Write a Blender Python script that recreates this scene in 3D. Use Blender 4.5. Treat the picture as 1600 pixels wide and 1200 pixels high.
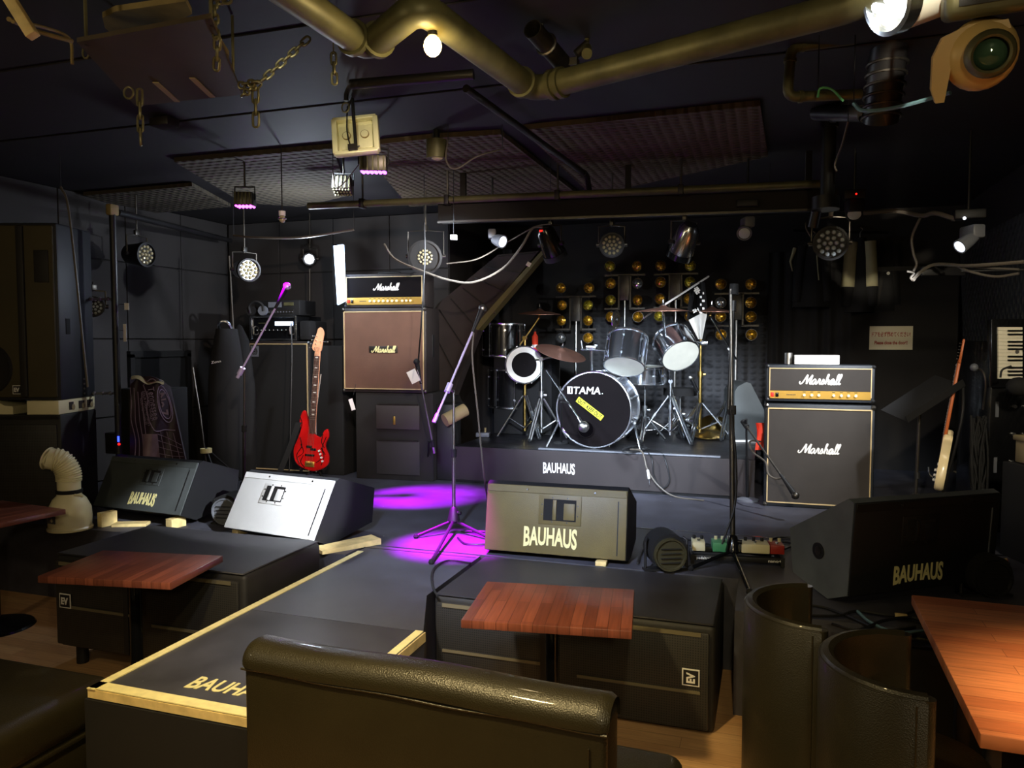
import bpy, bmesh, math, random
from mathutils import Vector, Matrix, Quaternion
random.seed(7)
R = math.radians
for o in list(bpy.data.objects): bpy.data.objects.remove(o)
SC = bpy.context.scene
COL = SC.collection

# ------------------------------------------------------------------ camera
F = 1200.0; EYE = 1.72; YAW = R(18.5); PITCH = math.atan(65/1200)
cam_d = bpy.data.cameras.new('camera'); cam = bpy.data.objects.new('camera', cam_d); COL.objects.link(cam)
cam_d.sensor_width = 36; cam_d.lens = 36*F/1600; cam_d.clip_start = .02; cam_d.clip_end = 60
cam.location = (0, 0, EYE); cam.rotation_euler = (R(90)-PITCH, 0, YAW)
SC.camera = cam
FW = Vector((-math.sin(YAW)*math.cos(PITCH), math.cos(YAW)*math.cos(PITCH), -math.sin(PITCH)))
RT = Vector((math.cos(YAW), math.sin(YAW), 0)); UP = RT.cross(FW); EYEV = Vector((0, 0, EYE))
ST = .49          # stage height
def ray(px, py): return FW + RT*((px-800)/F) - UP*((py-600)/F)
# measured points of the place: a sight line met with a known height, wall plane or distance
def PZ(px, py, z): r = ray(px, py); return EYEV + r*((z-EYE)/r.z)
def PY(px, py, y): r = ray(px, py); return EYEV + r*(y/r.y)
def PX(px, py, x): r = ray(px, py); return EYEV + r*(x/r.x)
def PD(px, py, d): return EYEV + ray(px, py)*d

# ------------------------------------------------------------------ world, exposure
w = bpy.data.worlds.new('club_air'); SC.world = w; w.use_nodes = True
w.node_tree.nodes['Background'].inputs[0].default_value = (1.0, .78, .5, 1)
w.node_tree.nodes['Background'].inputs[1].default_value = .012
vs = SC.view_settings
vs.view_transform = 'Standard'; vs.look = 'None'; vs.gamma = 1; vs.use_curve_mapping = False
vs.exposure = 0.8

# ------------------------------------------------------------------ lights of the room and added fill
V3 = Vector
def lamp(kind, name, loc, energy, color, target=None, size=.05, cone=45, blend=.3):
    d = bpy.data.lights.new(name, kind); d.energy = energy; d.color = color
    if kind in ('SPOT', 'POINT'): d.shadow_soft_size = size
    if kind == 'SPOT': d.spot_size = R(cone); d.spot_blend = blend
    if kind == 'AREA': d.size = size
    o = bpy.data.objects.new(name, d); COL.objects.link(o); o.location = loc
    if target is not None: o.rotation_euler = (Vector(target)-Vector(loc)).to_track_quat('-Z', 'Y').to_euler()
    return o
WARM = (1, .80, .45); WHITE = (.86, .92, 1); PURP = (.50, .03, 1)
lamp('POINT', 'bulb_glow', PD(676, 72, 2.55)-V3((0, 0, .05)), 3.6, WARM, size=.035)
# room downlights of the audience side, on the ceiling behind and beside the camera, and added fill points
lamp('SPOT', 'downlight_front', (-1.2, 1.0, 2.85), 170, (1, .76, .34), (-1.2, 2.0, .6), .07, 76, .8)
lamp('SPOT', 'downlight_right', (1.8, 1.6, 2.9), 400, (1, .68, .34), (1.28, 2.3, .7), .05, 38, .7)
lamp('SPOT', 'downlight_stage_wash', (.1, .2, 2.92), 80, (1, .84, .48), (-1.6, 4.2, .7), .06, 62, .9)
lamp('POINT', 'fill_lamp', (-3.4, .2, 2.4), 20, (1, .82, .5), size=.12)  # unseen fill point, added to lift the dark left side
lamp('POINT', 'fill_lamp', (.6, -1.0, 2.3), 40, (1, .82, .5), size=.12)  # unseen fill point, added to brighten the pipes at the upper right
# stage lamps and added fill spots
lamp('SPOT', 'spot_white_monitor', PD(1375, 35, 2.1), 1100, WHITE, (-2.95, 3.95, .72), .03, 15, .4)
lamp('SPOT', 'spot_drums', (-.3, 1.6, 2.75), 1250, (.72, .84, 1), (-1.2, 6.6, 1.12), .16, 26, .6)
lamp('SPOT', 'spot_drums_side', (-2.8, 4.2, 2.8), 600, (.72, .84, 1), (-1.2, 6.6, 1.2), .16, 34, .6)
lamp('SPOT', 'spot_left_stack', (-.2, 1.4, 2.6), 220, (1, .80, .66), (-3.3, 6.1, 1.7), .04, 34, .7)
lamp('SPOT', 'spot_red_bass', (-.8, 1.4, 2.75), 220, (1, .9, .8), (-4.0, 5.9, 1.1), .04, 16, .6)
lamp('SPOT', 'spot_right_head', PD(1490, 392, 4.42), 190, WHITE, PD(1060, 700, 6.6), .03, 75, .9)
lamp('SPOT', 'spot_left_head', PD(797, 386, 5.38), 130, WHITE, PD(440, 500, 7.6), .03, 75, .9)
lamp('POINT', 'glowing_lamp', PD(484, 408, 6.35), 20, (.78, .88, 1), size=.05)
lamp('SPOT', 'spot_right_stack', (.1, 1.4, 2.55), 170, (1, .9, .78), (.36, 6.1, 1.1), .04, 26, .7)
lamp('SPOT', 'fill_right_wall', (1.35, 2.6, 2.75), 110, (1, .90, .68), (1.2, 5.8, 1.3), .08, 46, .9)  # added spot without a fixture, brightens jackets, sign and foam wall
lamp('SPOT', 'fill_on_floodlight', (-1.2, .9, 2.6), 60, (1, .95, .7), PD(556, 212, 4.0), .03, 9, .6)  # added spot that brightens the floodlight in place of the bulb
lamp('SPOT', 'fill_on_can', (.1, -.4, 2.85), 700, (1, .9, .7), PD(1436, 2, 2.35), .03, 7.5, .5)  # unseen spot added to whiten the big can's housing
lamp('SPOT', 'fill_stage_floor', (-1.2, 1.2, 2.6), 540, (.55, .68, 1), (-1.5, 5.1, .5), .08, 44, .8)  # unseen fill wash, added to light the stage floor bluish
lamp('SPOT', 'fill_runway', (-.7, 1.2, 2.85), 90, (.9, .86, .9), (-1.8, 3.0, .5), .08, 40, .8)  # unseen fill wash added over the runway
lamp('SPOT', 'purple_near', PD(584, 276, 4.5), 4600, (.55, 0, .95), PZ(706, 852, ST), .03, 22, 1)
lamp('SPOT', 'purple_far', PD(383, 332, 5.3), 4600, (.50, 0, 1), PZ(655, 776, ST), .03, 24, 1)


# ------------------------------------------------------------------ materials
def lin(c): return tuple((x/12.92 if x <= .04045 else ((x+.055)/1.055)**2.4) for x in c)
def rgb(r, g, b): return lin((r/255, g/255, b/255))+(1,)
MATS = {}
def mat(name, col, rough=.6, metal=0, bump=0, bscale=200, var=.15, vscale=6, coat=0, emit=None, estr=0, trans=0, spec=.5, rvar=.0, kind='noise', alpha=1, ior=1.45):
    if name in MATS: return MATS[name]
    m = bpy.data.materials.new(name); m.use_nodes = True; nt = m.node_tree; N = nt.nodes; L = nt.links
    b = N['Principled BSDF']; c = rgb(*col)
    b.inputs['Base Color'].default_value = c; b.inputs['Roughness'].default_value = rough
    b.inputs['Metallic'].default_value = metal; b.inputs['Specular IOR Level'].default_value = spec
    b.inputs['Coat Weight'].default_value = coat; b.inputs['Transmission Weight'].default_value = trans; b.inputs['IOR'].default_value = ior
    if emit: b.inputs['Emission Color'].default_value = rgb(*emit); b.inputs['Emission Strength'].default_value = estr
    tc = N.new('ShaderNodeTexCoord')
    if var > 0:
        n = N.new('ShaderNodeTexNoise'); n.inputs['Scale'].default_value = vscale; n.inputs['Detail'].default_value = 5
        L.new(tc.outputs['Object'], n.inputs['Vector'])
        r = N.new('ShaderNodeValToRGB'); r.color_ramp.elements[0].position = .3; r.color_ramp.elements[1].position = .7
        r.color_ramp.elements[0].color = tuple(x*(1-var) for x in c[:3])+(1,); r.color_ramp.elements[1].color = tuple(min(1, x*(1+var)) for x in c[:3])+(1,)
        L.new(n.outputs['Fac'], r.inputs['Fac']); L.new(r.outputs['Color'], b.inputs['Base Color'])
        if rvar:
            mr = N.new('ShaderNodeMapRange'); mr.inputs['To Min'].default_value = max(.02, rough-rvar); mr.inputs['To Max'].default_value = rough+rvar
            mr.inputs['From Min'].default_value = .3; mr.inputs['From Max'].default_value = .7
            L.new(n.outputs['Fac'], mr.inputs['Value']); L.new(mr.outputs['Result'], b.inputs['Roughness'])
    if bump > 0:
        if kind == 'voronoi': t = N.new('ShaderNodeTexVoronoi'); out = 'Distance'
        elif kind == 'checker': t = N.new('ShaderNodeTexChecker'); out = 'Fac'
        else: t = N.new('ShaderNodeTexNoise'); out = 'Fac'
        t.inputs['Scale'].default_value = bscale
        L.new(tc.outputs['Object'], t.inputs['Vector'])
        bp = N.new('ShaderNodeBump'); bp.inputs['Strength'].default_value = min(1, bump); bp.inputs['Distance'].default_value = .002
        L.new(t.outputs[out], bp.inputs['Height']); L.new(bp.outputs['Normal'], b.inputs['Normal'])
    MATS[name] = m; return m

def blockwood(name, c1, c2, L_, W_, rough, axis=0, gap=.0012, grain=14):
    m = bpy.data.materials.new(name); m.use_nodes = True; nt = m.node_tree; N = nt.nodes; L = nt.links
    b = N['Principled BSDF']; tc = N.new('ShaderNodeTexCoord'); mp = N.new('ShaderNodeMapping')
    mp.inputs['Rotation'].default_value = (0, 0, R(90) if axis else 0)
    L.new(tc.outputs['Object'], mp.inputs['Vector'])
    br = N.new('ShaderNodeTexBrick'); br.inputs['Scale'].default_value = 1; br.inputs['Brick Width'].default_value = L_; br.inputs['Row Height'].default_value = W_
    br.inputs['Mortar Size'].default_value = gap; br.inputs['Bias'].default_value = 0; br.offset = .37
    br.inputs['Color1'].default_value = rgb(*c1); br.inputs['Color2'].default_value = rgb(*c2); br.inputs['Mortar'].default_value = tuple(x*.55 for x in rgb(*c1)[:3])+(1,)
    L.new(mp.outputs['Vector'], br.inputs['Vector'])
    m2 = N.new('ShaderNodeMapping'); m2.inputs['Scale'].default_value = (3, grain*4, 3); L.new(mp.outputs['Vector'], m2.inputs['Vector'])
    n = N.new('ShaderNodeTexNoise'); n.inputs['Scale'].default_value = 2; n.inputs['Detail'].default_value = 8; L.new(m2.outputs['Vector'], n.inputs['Vector'])
    mr = N.new('ShaderNodeMapRange'); mr.inputs['To Min'].default_value = .55; mr.inputs['To Max'].default_value = 1.4; L.new(n.outputs['Fac'], mr.inputs['Value'])
    mx = N.new('ShaderNodeMix'); mx.data_type = 'RGBA'; mx.blend_type = 'MULTIPLY'; mx.inputs['Factor'].default_value = 1
    L.new(br.outputs['Color'], mx.inputs[6]); L.new(mr.outputs['Result'], mx.inputs[7]); L.new(mx.outputs[2], b.inputs['Base Color'])
    b.inputs['Roughness'].default_value = rough
    bp = N.new('ShaderNodeBump'); bp.inputs['Strength'].default_value = .15; bp.inputs['Distance'].default_value = .001
    L.new(n.outputs['Fac'], bp.inputs['Height']); L.new(bp.outputs['Normal'], b.inputs['Normal'])
    return m

def foam(name, col, scale, rot=0, depth=.02, rough=.9):
    # egg-crate / ribbed acoustic foam: crossed waves as bump and as real colour of the pits' dust-free tips
    m = bpy.data.materials.new(name); m.use_nodes = True; nt = m.node_tree; N = nt.nodes; L = nt.links
    b = N['Principled BSDF']; b.inputs['Roughness'].default_value = rough; b.inputs['Base Color'].default_value = rgb(*col)
    tc = N.new('ShaderNodeTexCoord'); mp = N.new('ShaderNodeMapping'); mp.inputs['Rotation'].default_value = rot if isinstance(rot, tuple) else (0, 0, rot)
    L.new(tc.outputs['Object'], mp.inputs['Vector'])
    outs = []
    for d in ('X', 'Y'):
        wv = N.new('ShaderNodeTexWave'); wv.wave_type = 'BANDS'; wv.bands_direction = d; wv.inputs['Scale'].default_value = scale; wv.inputs['Distortion'].default_value = .4
        wv.inputs['Detail'].default_value = 0; L.new(mp.outputs['Vector'], wv.inputs['Vector']); outs.append(wv)
    mu = N.new('ShaderNodeMath'); mu.operation = 'MULTIPLY'; L.new(outs[0].outputs['Fac'], mu.inputs[0]); L.new(outs[1].outputs['Fac'], mu.inputs[1])
    bp = N.new('ShaderNodeBump'); bp.inputs['Strength'].default_value = 1; bp.inputs['Distance'].default_value = depth
    L.new(mu.outputs[0], bp.inputs['Height']); L.new(bp.outputs['Normal'], b.inputs['Normal'])
    return m

def perfo(name, col, hole, scale, rough=.5):
    m = bpy.data.materials.new(name); m.use_nodes = True; nt = m.node_tree; N = nt.nodes; L = nt.links
    b = N['Principled BSDF']; b.inputs['Roughness'].default_value = rough
    tc = N.new('ShaderNodeTexCoord'); v = N.new('ShaderNodeTexVoronoi'); v.inputs['Scale'].default_value = scale; v.inputs['Randomness'].default_value = 0
    L.new(tc.outputs['Object'], v.inputs['Vector'])
    r = N.new('ShaderNodeValToRGB'); r.color_ramp.elements[0].position = .28; r.color_ramp.elements[1].position = .36
    r.color_ramp.elements[0].color = rgb(*hole); r.color_ramp.elements[1].color = rgb(*col)
    L.new(v.outputs['Distance'], r.inputs['Fac']); L.new(r.outputs['Color'], b.inputs['Base Color'])
    return m

def stagefloor():
    m = bpy.data.materials.new('stage_black'); m.use_nodes = True; nt = m.node_tree; N = nt.nodes; L = nt.links
    b = N['Principled BSDF']; tc = N.new('ShaderNodeTexCoord')
    n = N.new('ShaderNodeTexNoise'); n.inputs['Scale'].default_value = 2.2; n.inputs['Detail'].default_value = 8; n.inputs['Roughness'].default_value = .7; L.new(tc.outputs['Object'], n.inputs['Vector'])
    r = N.new('ShaderNodeValToRGB'); r.color_ramp.elements[0].position = .3; r.color_ramp.elements[1].position = .75
    r.color_ramp.elements[0].color = rgb(46, 45, 50); r.color_ramp.elements[1].color = rgb(78, 78, 88)
    L.new(n.outputs['Fac'], r.inputs['Fac'])
    # white scuff specks and crumbs
    v = N.new('ShaderNodeTexVoronoi'); v.inputs['Scale'].default_value = 9; L.new(tc.outputs['Object'], v.inputs['Vector'])
    lt = N.new('ShaderNodeMath'); lt.operation = 'LESS_THAN'; lt.inputs[1].default_value = .045; L.new(v.outputs['Distance'], lt.inputs[0])
    n2 = N.new('ShaderNodeTexNoise'); n2.inputs['Scale'].default_value = 60; L.new(tc.outputs['Object'], n2.inputs['Vector'])
    gt = N.new('ShaderNodeMath'); gt.operation = 'GREATER_THAN'; gt.inputs[1].default_value = .54; L.new(n2.outputs['Fac'], gt.inputs[0])
    mu = N.new('ShaderNodeMath'); mu.operation = 'MULTIPLY'; L.new(lt.outputs[0], mu.inputs[0]); L.new(gt.outputs[0], mu.inputs[1])
    mx = N.new('ShaderNodeMix'); mx.data_type = 'RGBA'; L.new(mu.outputs[0], mx.inputs['Factor']); L.new(r.outputs['Color'], mx.inputs[6]); mx.inputs[7].default_value = rgb(150, 145, 150)
    L.new(mx.outputs[2], b.inputs['Base Color'])
    mr = N.new('ShaderNodeMapRange'); mr.inputs['To Min'].default_value = .38; mr.inputs['To Max'].default_value = .62; L.new(n.outputs['Fac'], mr.inputs['Value']); L.new(mr.outputs['Result'], b.inputs['Roughness'])
    return m

K = {}
K['stage'] = stagefloor()
K['hole'] = mat('dark_opening', (5, 4, 5), .95, spec=0, var=0)
K['stage_dark'] = mat('riser_paint', (26, 25, 27), .4, var=.25, vscale=3, rvar=.12)
K['floorwood'] = blockwood('floor_boards', (176, 132, 88), (196, 154, 108), .9, .09, .5)
K['table'] = blockwood('table_butcher_block', (104, 56, 44), (140, 78, 60), .34, .045, .35, axis=1)
K['table_r'] = blockwood('table_long_stave', (178, 102, 62), (208, 134, 86), .8, .07, .5, axis=0, grain=10)
K['foam_c'] = foam('ceiling_foam', (84, 70, 50), 5.2)
K['foam_d'] = foam('ceiling_foam_dark', (66, 58, 44), 4.2)
K['foam_w'] = foam('wall_foam', (50, 50, 52), 5.2, rot=(R(90), R(45), 0))
K['foam_r'] = foam('side_wall_foam', (46, 46, 46), 4.2, rot=(R(45), R(90), 0))
K['perf'] = perfo('grille_metal', (46, 44, 40), (6, 6, 6), 90)
K['perf_l'] = perfo('grille_metal_bright', (104, 96, 74), (8, 8, 8), 110)
def k(n, *a, **kw): K[n] = mat(n, *a, **kw)
k('wall', (47, 44, 43), .75, bump=.2, bscale=60, var=.2, vscale=2)
k('wall_dark', (30, 27, 25), .85, bump=.2, bscale=60, var=.2, vscale=2)
k('ceil', (25, 21, 23), .7, bump=.3, bscale=12, var=.25, vscale=1.5)
k('black', (22, 21, 21), .55, bump=.2, bscale=150)
k('blackgloss', (14, 14, 15), .2, coat=.3)
k('blackmatte', (15, 14, 14), .85)
k('carpet', (20, 19, 18), .95, bump=.5, bscale=400)
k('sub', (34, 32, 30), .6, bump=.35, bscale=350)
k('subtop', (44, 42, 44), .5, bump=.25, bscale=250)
k('leather', (38, 34, 21), .38, coat=.12, bump=.35, bscale=260, kind='voronoi', var=.12)
k('tolex', (34, 38, 44), .5, bump=.6, bscale=500)
k('tolex_w', (40, 34, 32), .5, bump=.6, bscale=500)
k('gold', (196, 158, 78), .35, metal=.8, var=.05)
k('goldpipe', (190, 165, 120), .5)
k('grille_brown', (104, 74, 58), .9, bump=.8, bscale=260, kind='checker', var=.12)
k('grille_blk', (54, 49, 45), .85, bump=.6, bscale=300, kind='checker', var=.1)
k('white', (226, 222, 214), .6, var=.04)
k('ink', (234, 232, 226), .6, var=.0)
k('inkgold', (224, 214, 150), .6, var=.0)
k('cream', (232, 222, 180), .35, coat=.2, var=.04)
k('tape', (235, 222, 160), .6, var=.12, vscale=25)
k('ply', (214, 190, 130), .6, var=.2, vscale=18)
k('chrome', (228, 232, 236), .22, metal=1, var=0)
k('steel', (176, 174, 170), .34, metal=1, var=.1, vscale=30)
k('chromeshell', (214, 220, 230), .2, metal=1, var=0)
k('steel_dark', (86, 82, 76), .4, metal=.9, var=.15, vscale=20)
k('pipe', (92, 89, 60), .5, metal=.35, var=.3, vscale=9, bump=.2, bscale=30)
k('pipe_dark', (38, 34, 31), .45, metal=.3, var=.3, vscale=9)
k('pipe_blk', (28, 27, 28), .4, var=.2)
k('chain', (120, 114, 84), .4, metal=.6, var=.15)
k('amber', (236, 150, 40), .24, metal=.7, coat=1, var=.7, vscale=40, bump=1, bscale=45, kind='voronoi')
k('amber_y', (226, 184, 56), .24, metal=.7, coat=1, var=.7, vscale=40, bump=1, bscale=45, kind='voronoi')
k('clearlamp', (215, 215, 215), .12, metal=.9, coat=1, var=.5, vscale=60, bump=1, bscale=45, kind='voronoi')
k('lens', (165, 154, 118), .18, coat=1, var=0, emit=(240, 225, 190), estr=.0)
k('lens_c', (190, 198, 200), .18, coat=1, var=0)
k('head_blk', (13, 9, 10), .6, spec=.06, coat=0, var=.2, vscale=3)
k('head_wht', (206, 204, 190), .4, var=.1)
k('brass', (190, 160, 90), .28, metal=1, var=.1)
k('bronze', (190, 140, 120), .42, metal=.9, var=.1)
k('red_gloss', (196, 22, 22), .15, coat=1, var=.35, vscale=5)
k('maple', (226, 160, 120), .4, var=.1)
k('rosewood', (70, 36, 32), .5, var=.2)
k('pearl', (230, 225, 220), .3, var=0)
k('cable', (24, 24, 25), .45, var=0)
k('cable_g', (84, 77, 68), .5, var=0)
k('cable_green', (74, 150, 90), .5, var=0)
k('cable_blue', (90, 120, 130), .5, var=0)
k('purple_lit', (205, 190, 225), .35, metal=.5, var=0)  # purple stage light mixed into the colour of boom and leg metal
k('redcloth', (220, 60, 30), .8)
k('mon_black', (66, 70, 70), .55, bump=.4, bscale=300)
k('mon_olive_lit', (94, 83, 48), .5, bump=.4, bscale=300)  # olive light on the black monitor face put into its colour
k('mon_glare', (214, 214, 214), .42, bump=.3, bscale=200, var=.1, vscale=3)  # spotlight glare put into the face colour of a dark monitor
k('mon_side', (18, 18, 20), .6, bump=.4, bscale=300)
k('yellow', (214, 214, 40), .5, var=0)
k('pedal_w', (214, 204, 160), .4, var=.05)
k('pedal_g', (70, 140, 90), .4, var=.05)
k('pedal_r', (150, 40, 30), .4, var=.05)
k('jacket', (20, 19, 20), .9, bump=.3, bscale=80)
k('jacket_l', (158, 152, 120), .9, bump=.3, bscale=80)
k('banner', (46, 30, 44), .55, var=.3, vscale=4)
k('bannerline', (140, 122, 150), .6, var=0)
k('signboard', (226, 214, 178), .6, var=0)
k('redink', (170, 40, 24), .6, var=0)
k('panelbrown', (62, 48, 26), .6, var=.15)
k('strip', (150, 132, 92), .6, var=.1)
k('matpale', (130, 112, 70), .8, var=.3, vscale=8)
k('plasticgrey', (96, 98, 104), .45, var=.05)
k('fixture_beige', (190, 160, 100), .4, var=.05)
k('glass_green', (60, 90, 70), .05, coat=1, metal=.3, var=.3, vscale=20)
k('floodrefl', (226, 220, 176), .3, metal=.2, var=.05)
k('stair', (46, 36, 32), .8, var=.2)
k('curtain', (20, 18, 19), .9)
k('keyw', (230, 222, 200), .4, var=0)
k('brownpost', (140, 84, 50), .6)
k('dk_yellow', (92, 84, 44), .5, var=.1)
def glow(name, col, s):
    m = bpy.data.materials.new(name); m.use_nodes = True; nt = m.node_tree
    b = nt.nodes['Principled BSDF']; b.inputs['Base Color'].default_value = (0, 0, 0, 1); b.inputs['Emission Color'].default_value = rgb(*col); b.inputs['Emission Strength'].default_value = s
    K[name] = m
glow('e_bulb', (255, 210, 120), 22); glow('e_white', (225, 235, 255), 14); glow('e_purple', (170, 60, 255), 9)
glow('e_magenta', (230, 60, 255), 8); glow('e_red', (255, 26, 18), 1.6); glow('e_blue', (40, 60, 255), 3); glow('e_led', (235, 242, 255), 4)
glow('e_screen', (190, 215, 255), 4.5)

# ------------------------------------------------------------------ mesh builder
def frame(o, x, y):
    x = Vector(x).normalized(); z = x.cross(Vector(y)).normalized(); y = z.cross(x)
    m = Matrix((x, y, z)).transposed().to_4x4(); m.translation = Vector(o); return m
def TR(x=0, y=0, z=0, rx=0, ry=0, rz=0):
    return Matrix.Translation((x, y, z)) @ Matrix.Rotation(R(rz), 4, 'Z') @ Matrix.Rotation(R(ry), 4, 'Y') @ Matrix.Rotation(R(rx), 4, 'X')
def along(a, b):
    a = Vector(a); b = Vector(b); d = b-a
    q = d.to_track_quat('Z', 'Y'); m = q.to_matrix().to_4x4(); m.translation = a; return m, d.length
def crom(pts, n=6):
    pts = [Vector(p) for p in pts]
    if len(pts) < 3: return pts
    out = []
    P_ = [pts[0]*2-pts[1]]+pts+[pts[-1]*2-pts[-2]]
    for i in range(1, len(P_)-2):
        a, b, c, d = P_[i-1:i+3]
        for j in range(n):
            t = j/n
            out.append(.5*((2*b)+(c-a)*t+(2*a-5*b+4*c-d)*t*t+(3*b-a-3*c+d)*t**3))
    out.append(pts[-1]); return out
_TXT = {}
class MB:
    def __init__(s): s.v = []; s.f = []; s.m = []; s.mats = []; s.cuts = []
    def cut(s): s.cuts.append((len(s.v), len(s.f))); return s      # what follows is a separate piece
    def mi(s, m):
        m = K[m] if isinstance(m, str) else m
        if m not in s.mats: s.mats.append(m)
        return s.mats.index(m)
    def add(s, vs_, fs, m, M=None):
        n = len(s.v); i = s.mi(m)
        for p in vs_:
            p = Vector(p); s.v.append(M @ p if M is not None else p)
        for f in fs: s.f.append(tuple(n+q for q in f)); s.m.append(i)
        return s
    def box(s, c, d, m, M=None, bev=0, seg=2):
        x, y, z = d[0]/2, d[1]/2, d[2]/2
        if bev <= 0:
            vv = [(c[0]+a*x, c[1]+b*y, c[2]+e*z) for a in (-1, 1) for b in (-1, 1) for e in (-1, 1)]
            return s.add(vv, [(0, 1, 3, 2), (4, 6, 7, 5), (0, 4, 5, 1), (2, 3, 7, 6), (0, 2, 6, 4), (1, 5, 7, 3)], m, M)
        bm = bmesh.new(); bmesh.ops.create_cube(bm, size=1)
        for v in bm.verts: v.co = Vector((v.co.x*d[0], v.co.y*d[1], v.co.z*d[2]))
        bmesh.ops.bevel(bm, geom=bm.edges[:], offset=bev, segments=seg, affect='EDGES', profile=.5)
        for v in bm.verts: v.co += Vector(c)
        bm.verts.index_update()
        s.add([v.co.copy() for v in bm.verts], [tuple(v.index for v in f.verts) for f in bm.faces], m, M); bm.free(); return s
    def cyl(s, a, b, r, m, r2=None, n=16, cap=True, M=None):
        r2 = r if r2 is None else r2; T_, L = along(a, b); vv = []; ff = []
        for i in range(n):
            t = 2*math.pi*i/n; c, q = math.cos(t), math.sin(t)
            vv += [(r*c, r*q, 0), (r2*c, r2*q, L)]
        for i in range(n): j = (i+1) % n; ff.append((2*i, 2*j, 2*j+1, 2*i+1))
        if cap: ff += [tuple(2*i for i in range(n))[::-1], tuple(2*i+1 for i in range(n))]
        return s.add(vv, ff, m, (M @ T_) if M is not None else T_)
    def lathe(s, prof, m, n=24, M=None, ang=(0, 360)):
        full = abs(ang[1]-ang[0]-360) < .01; k_ = n if full else n+1; vv = []; ff = []
        for i in range(k_):
            t = R(ang[0]+(ang[1]-ang[0])*i/n)
            for r, z in prof: vv.append((r*math.cos(t), r*math.sin(t), z))
        L = len(prof)
        for i in range(n if full else n):
            j = (i+1) % k_
            for q in range(L-1): ff.append((i*L+q, j*L+q, j*L+q+1, i*L+q+1))
        return s.add(vv, ff, m, M)
    def tube(s, pts, r, m, n=8, sm=0, closed=False, M=None, r2=None):
        pts = crom(pts, sm) if sm else [Vector(p) for p in pts]
        vv = []; ff = []; N_ = len(pts); prev = None
        for i, p in enumerate(pts):
            if closed: d = pts[(i+1) % N_]-pts[i-1]
            else: d = pts[min(i+1, N_-1)]-pts[max(i-1, 0)]
            if d.length < 1e-9: d = Vector((0, 0, 1))
            d.normalize()
            if prev is None: u = d.orthogonal().normalized()
            else: u = (prev-d*prev.dot(d)); u = u.normalized() if u.length > 1e-6 else d.orthogonal().normalized()
            prev = u; w_ = d.cross(u); rr = r if r2 is None else r+(r2-r)*i/(N_-1)
            for j in range(n):
                t = 2*math.pi*j/n; vv.append(p+(u*math.cos(t)+w_*math.sin(t))*rr)
        for i in range(N_ if closed else N_-1):
            a = i*n; b = ((i+1) % N_)*n
            for j in range(n): q = (j+1) % n; ff.append((a+j, a+q, b+q, b+j))
        if not closed: ff += [tuple(range(n))[::-1], tuple((N_-1)*n+j for j in range(n))]
        return s.add(vv, ff, m, M)
    def prism(s, poly, y0, y1, m, M=None, plane='xz'):
        n = len(poly)
        if plane == 'xz': f = lambda p, y: (p[0], y, p[1])
        elif plane == 'yz': f = lambda p, y: (y, p[0], p[1])
        else: f = lambda p, y: (p[0], p[1], y)
        vv = [f(p, y0) for p in poly]+[f(p, y1) for p in poly]
        ff = [tuple(range(n)), tuple(range(n, 2*n))[::-1]]+[(i, (i+1) % n, n+(i+1) % n, n+i) for i in range(n)]
        return s.add(vv, ff, m, M)
    def ball(s, c, r, m, n=12, sc=(1, 1, 1), M=None, half=False):
        h = n//2; prof = []
        for i in range(h+1):
            t = -math.pi/2+math.pi*i/h
            if half and t < -.01: continue
            prof.append((max(1e-5, r*math.cos(t)), r*math.sin(t)))
        T_ = Matrix.Translation(c) @ Matrix.Diagonal((*sc, 1))
        return s.lathe(prof, m, n, (M @ T_) if M is not None else T_)
    def slab(s, pts, t, m, nrm=None):
        pts = [Vector(p) for p in pts]; n = len(pts)
        if nrm is None: nrm = (pts[1]-pts[0]).cross(pts[2]-pts[0]).normalized()
        q = [p+Vector(nrm)*t for p in pts]
        return s.add(pts+q, [tuple(range(n)), tuple(range(n, 2*n))[::-1]]+[(i, (i+1) % n, n+(i+1) % n, n+i) for i in range(n)], m)
    def grid(s, fn, nu, nv, m, M=None, th=0):
        vv = [Vector(fn(i/nu, j/nv)) for i in range(nu+1) for j in range(nv+1)]
        ff = [(i*(nv+1)+j, (i+1)*(nv+1)+j, (i+1)*(nv+1)+j+1, i*(nv+1)+j+1) for i in range(nu) for j in range(nv)]
        if th:
            k_ = len(vv); vv += [p+Vector((0, th, 0)) for p in vv]
            ff += [tuple(q+k_ for q in f[::-1]) for f in ff]
            rim = [i*(nv+1) for i in range(nu+1)]+[nu*(nv+1)+j for j in range(1, nv+1)]+[i*(nv+1)+nv for i in range(nu-1, -1, -1)]+[j for j in range(nv-1, 0, -1)]
            for a in range(len(rim)): b = rim[(a+1) % len(rim)]; ff.append((rim[a], b, b+k_, rim[a]+k_))
        return s.add(vv, ff, m, M)
    def text(s, body, w_, h_, m, M, bold=.02, th=.002, bow=0, shear=0):
        # lettering, fitted to w x h, centred on the frame's origin in its xy plane
        key = (body, bold, shear)
        if key not in _TXT:
            c = bpy.data.curves.new('lettering', 'FONT'); c.body = body; c.offset = bold; c.resolution_u = 3; c.shear = shear; c.extrude = .01
            o = bpy.data.objects.new('lettering', c); COL.objects.link(o)
            dg = bpy.context.evaluated_depsgraph_get(); me = bpy.data.meshes.new_from_object(o.evaluated_get(dg))
            _TXT[key] = ([v.co.copy() for v in me.vertices], [tuple(p.vertices) for p in me.polygons])
            bpy.data.objects.remove(o); bpy.data.meshes.remove(me); bpy.data.curves.remove(c)
        vv, ff = _TXT[key]
        x0 = min(v.x for v in vv); x1 = max(v.x for v in vv); y0 = min(v.y for v in vv); y1 = max(v.y for v in vv)
        out = []
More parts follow.
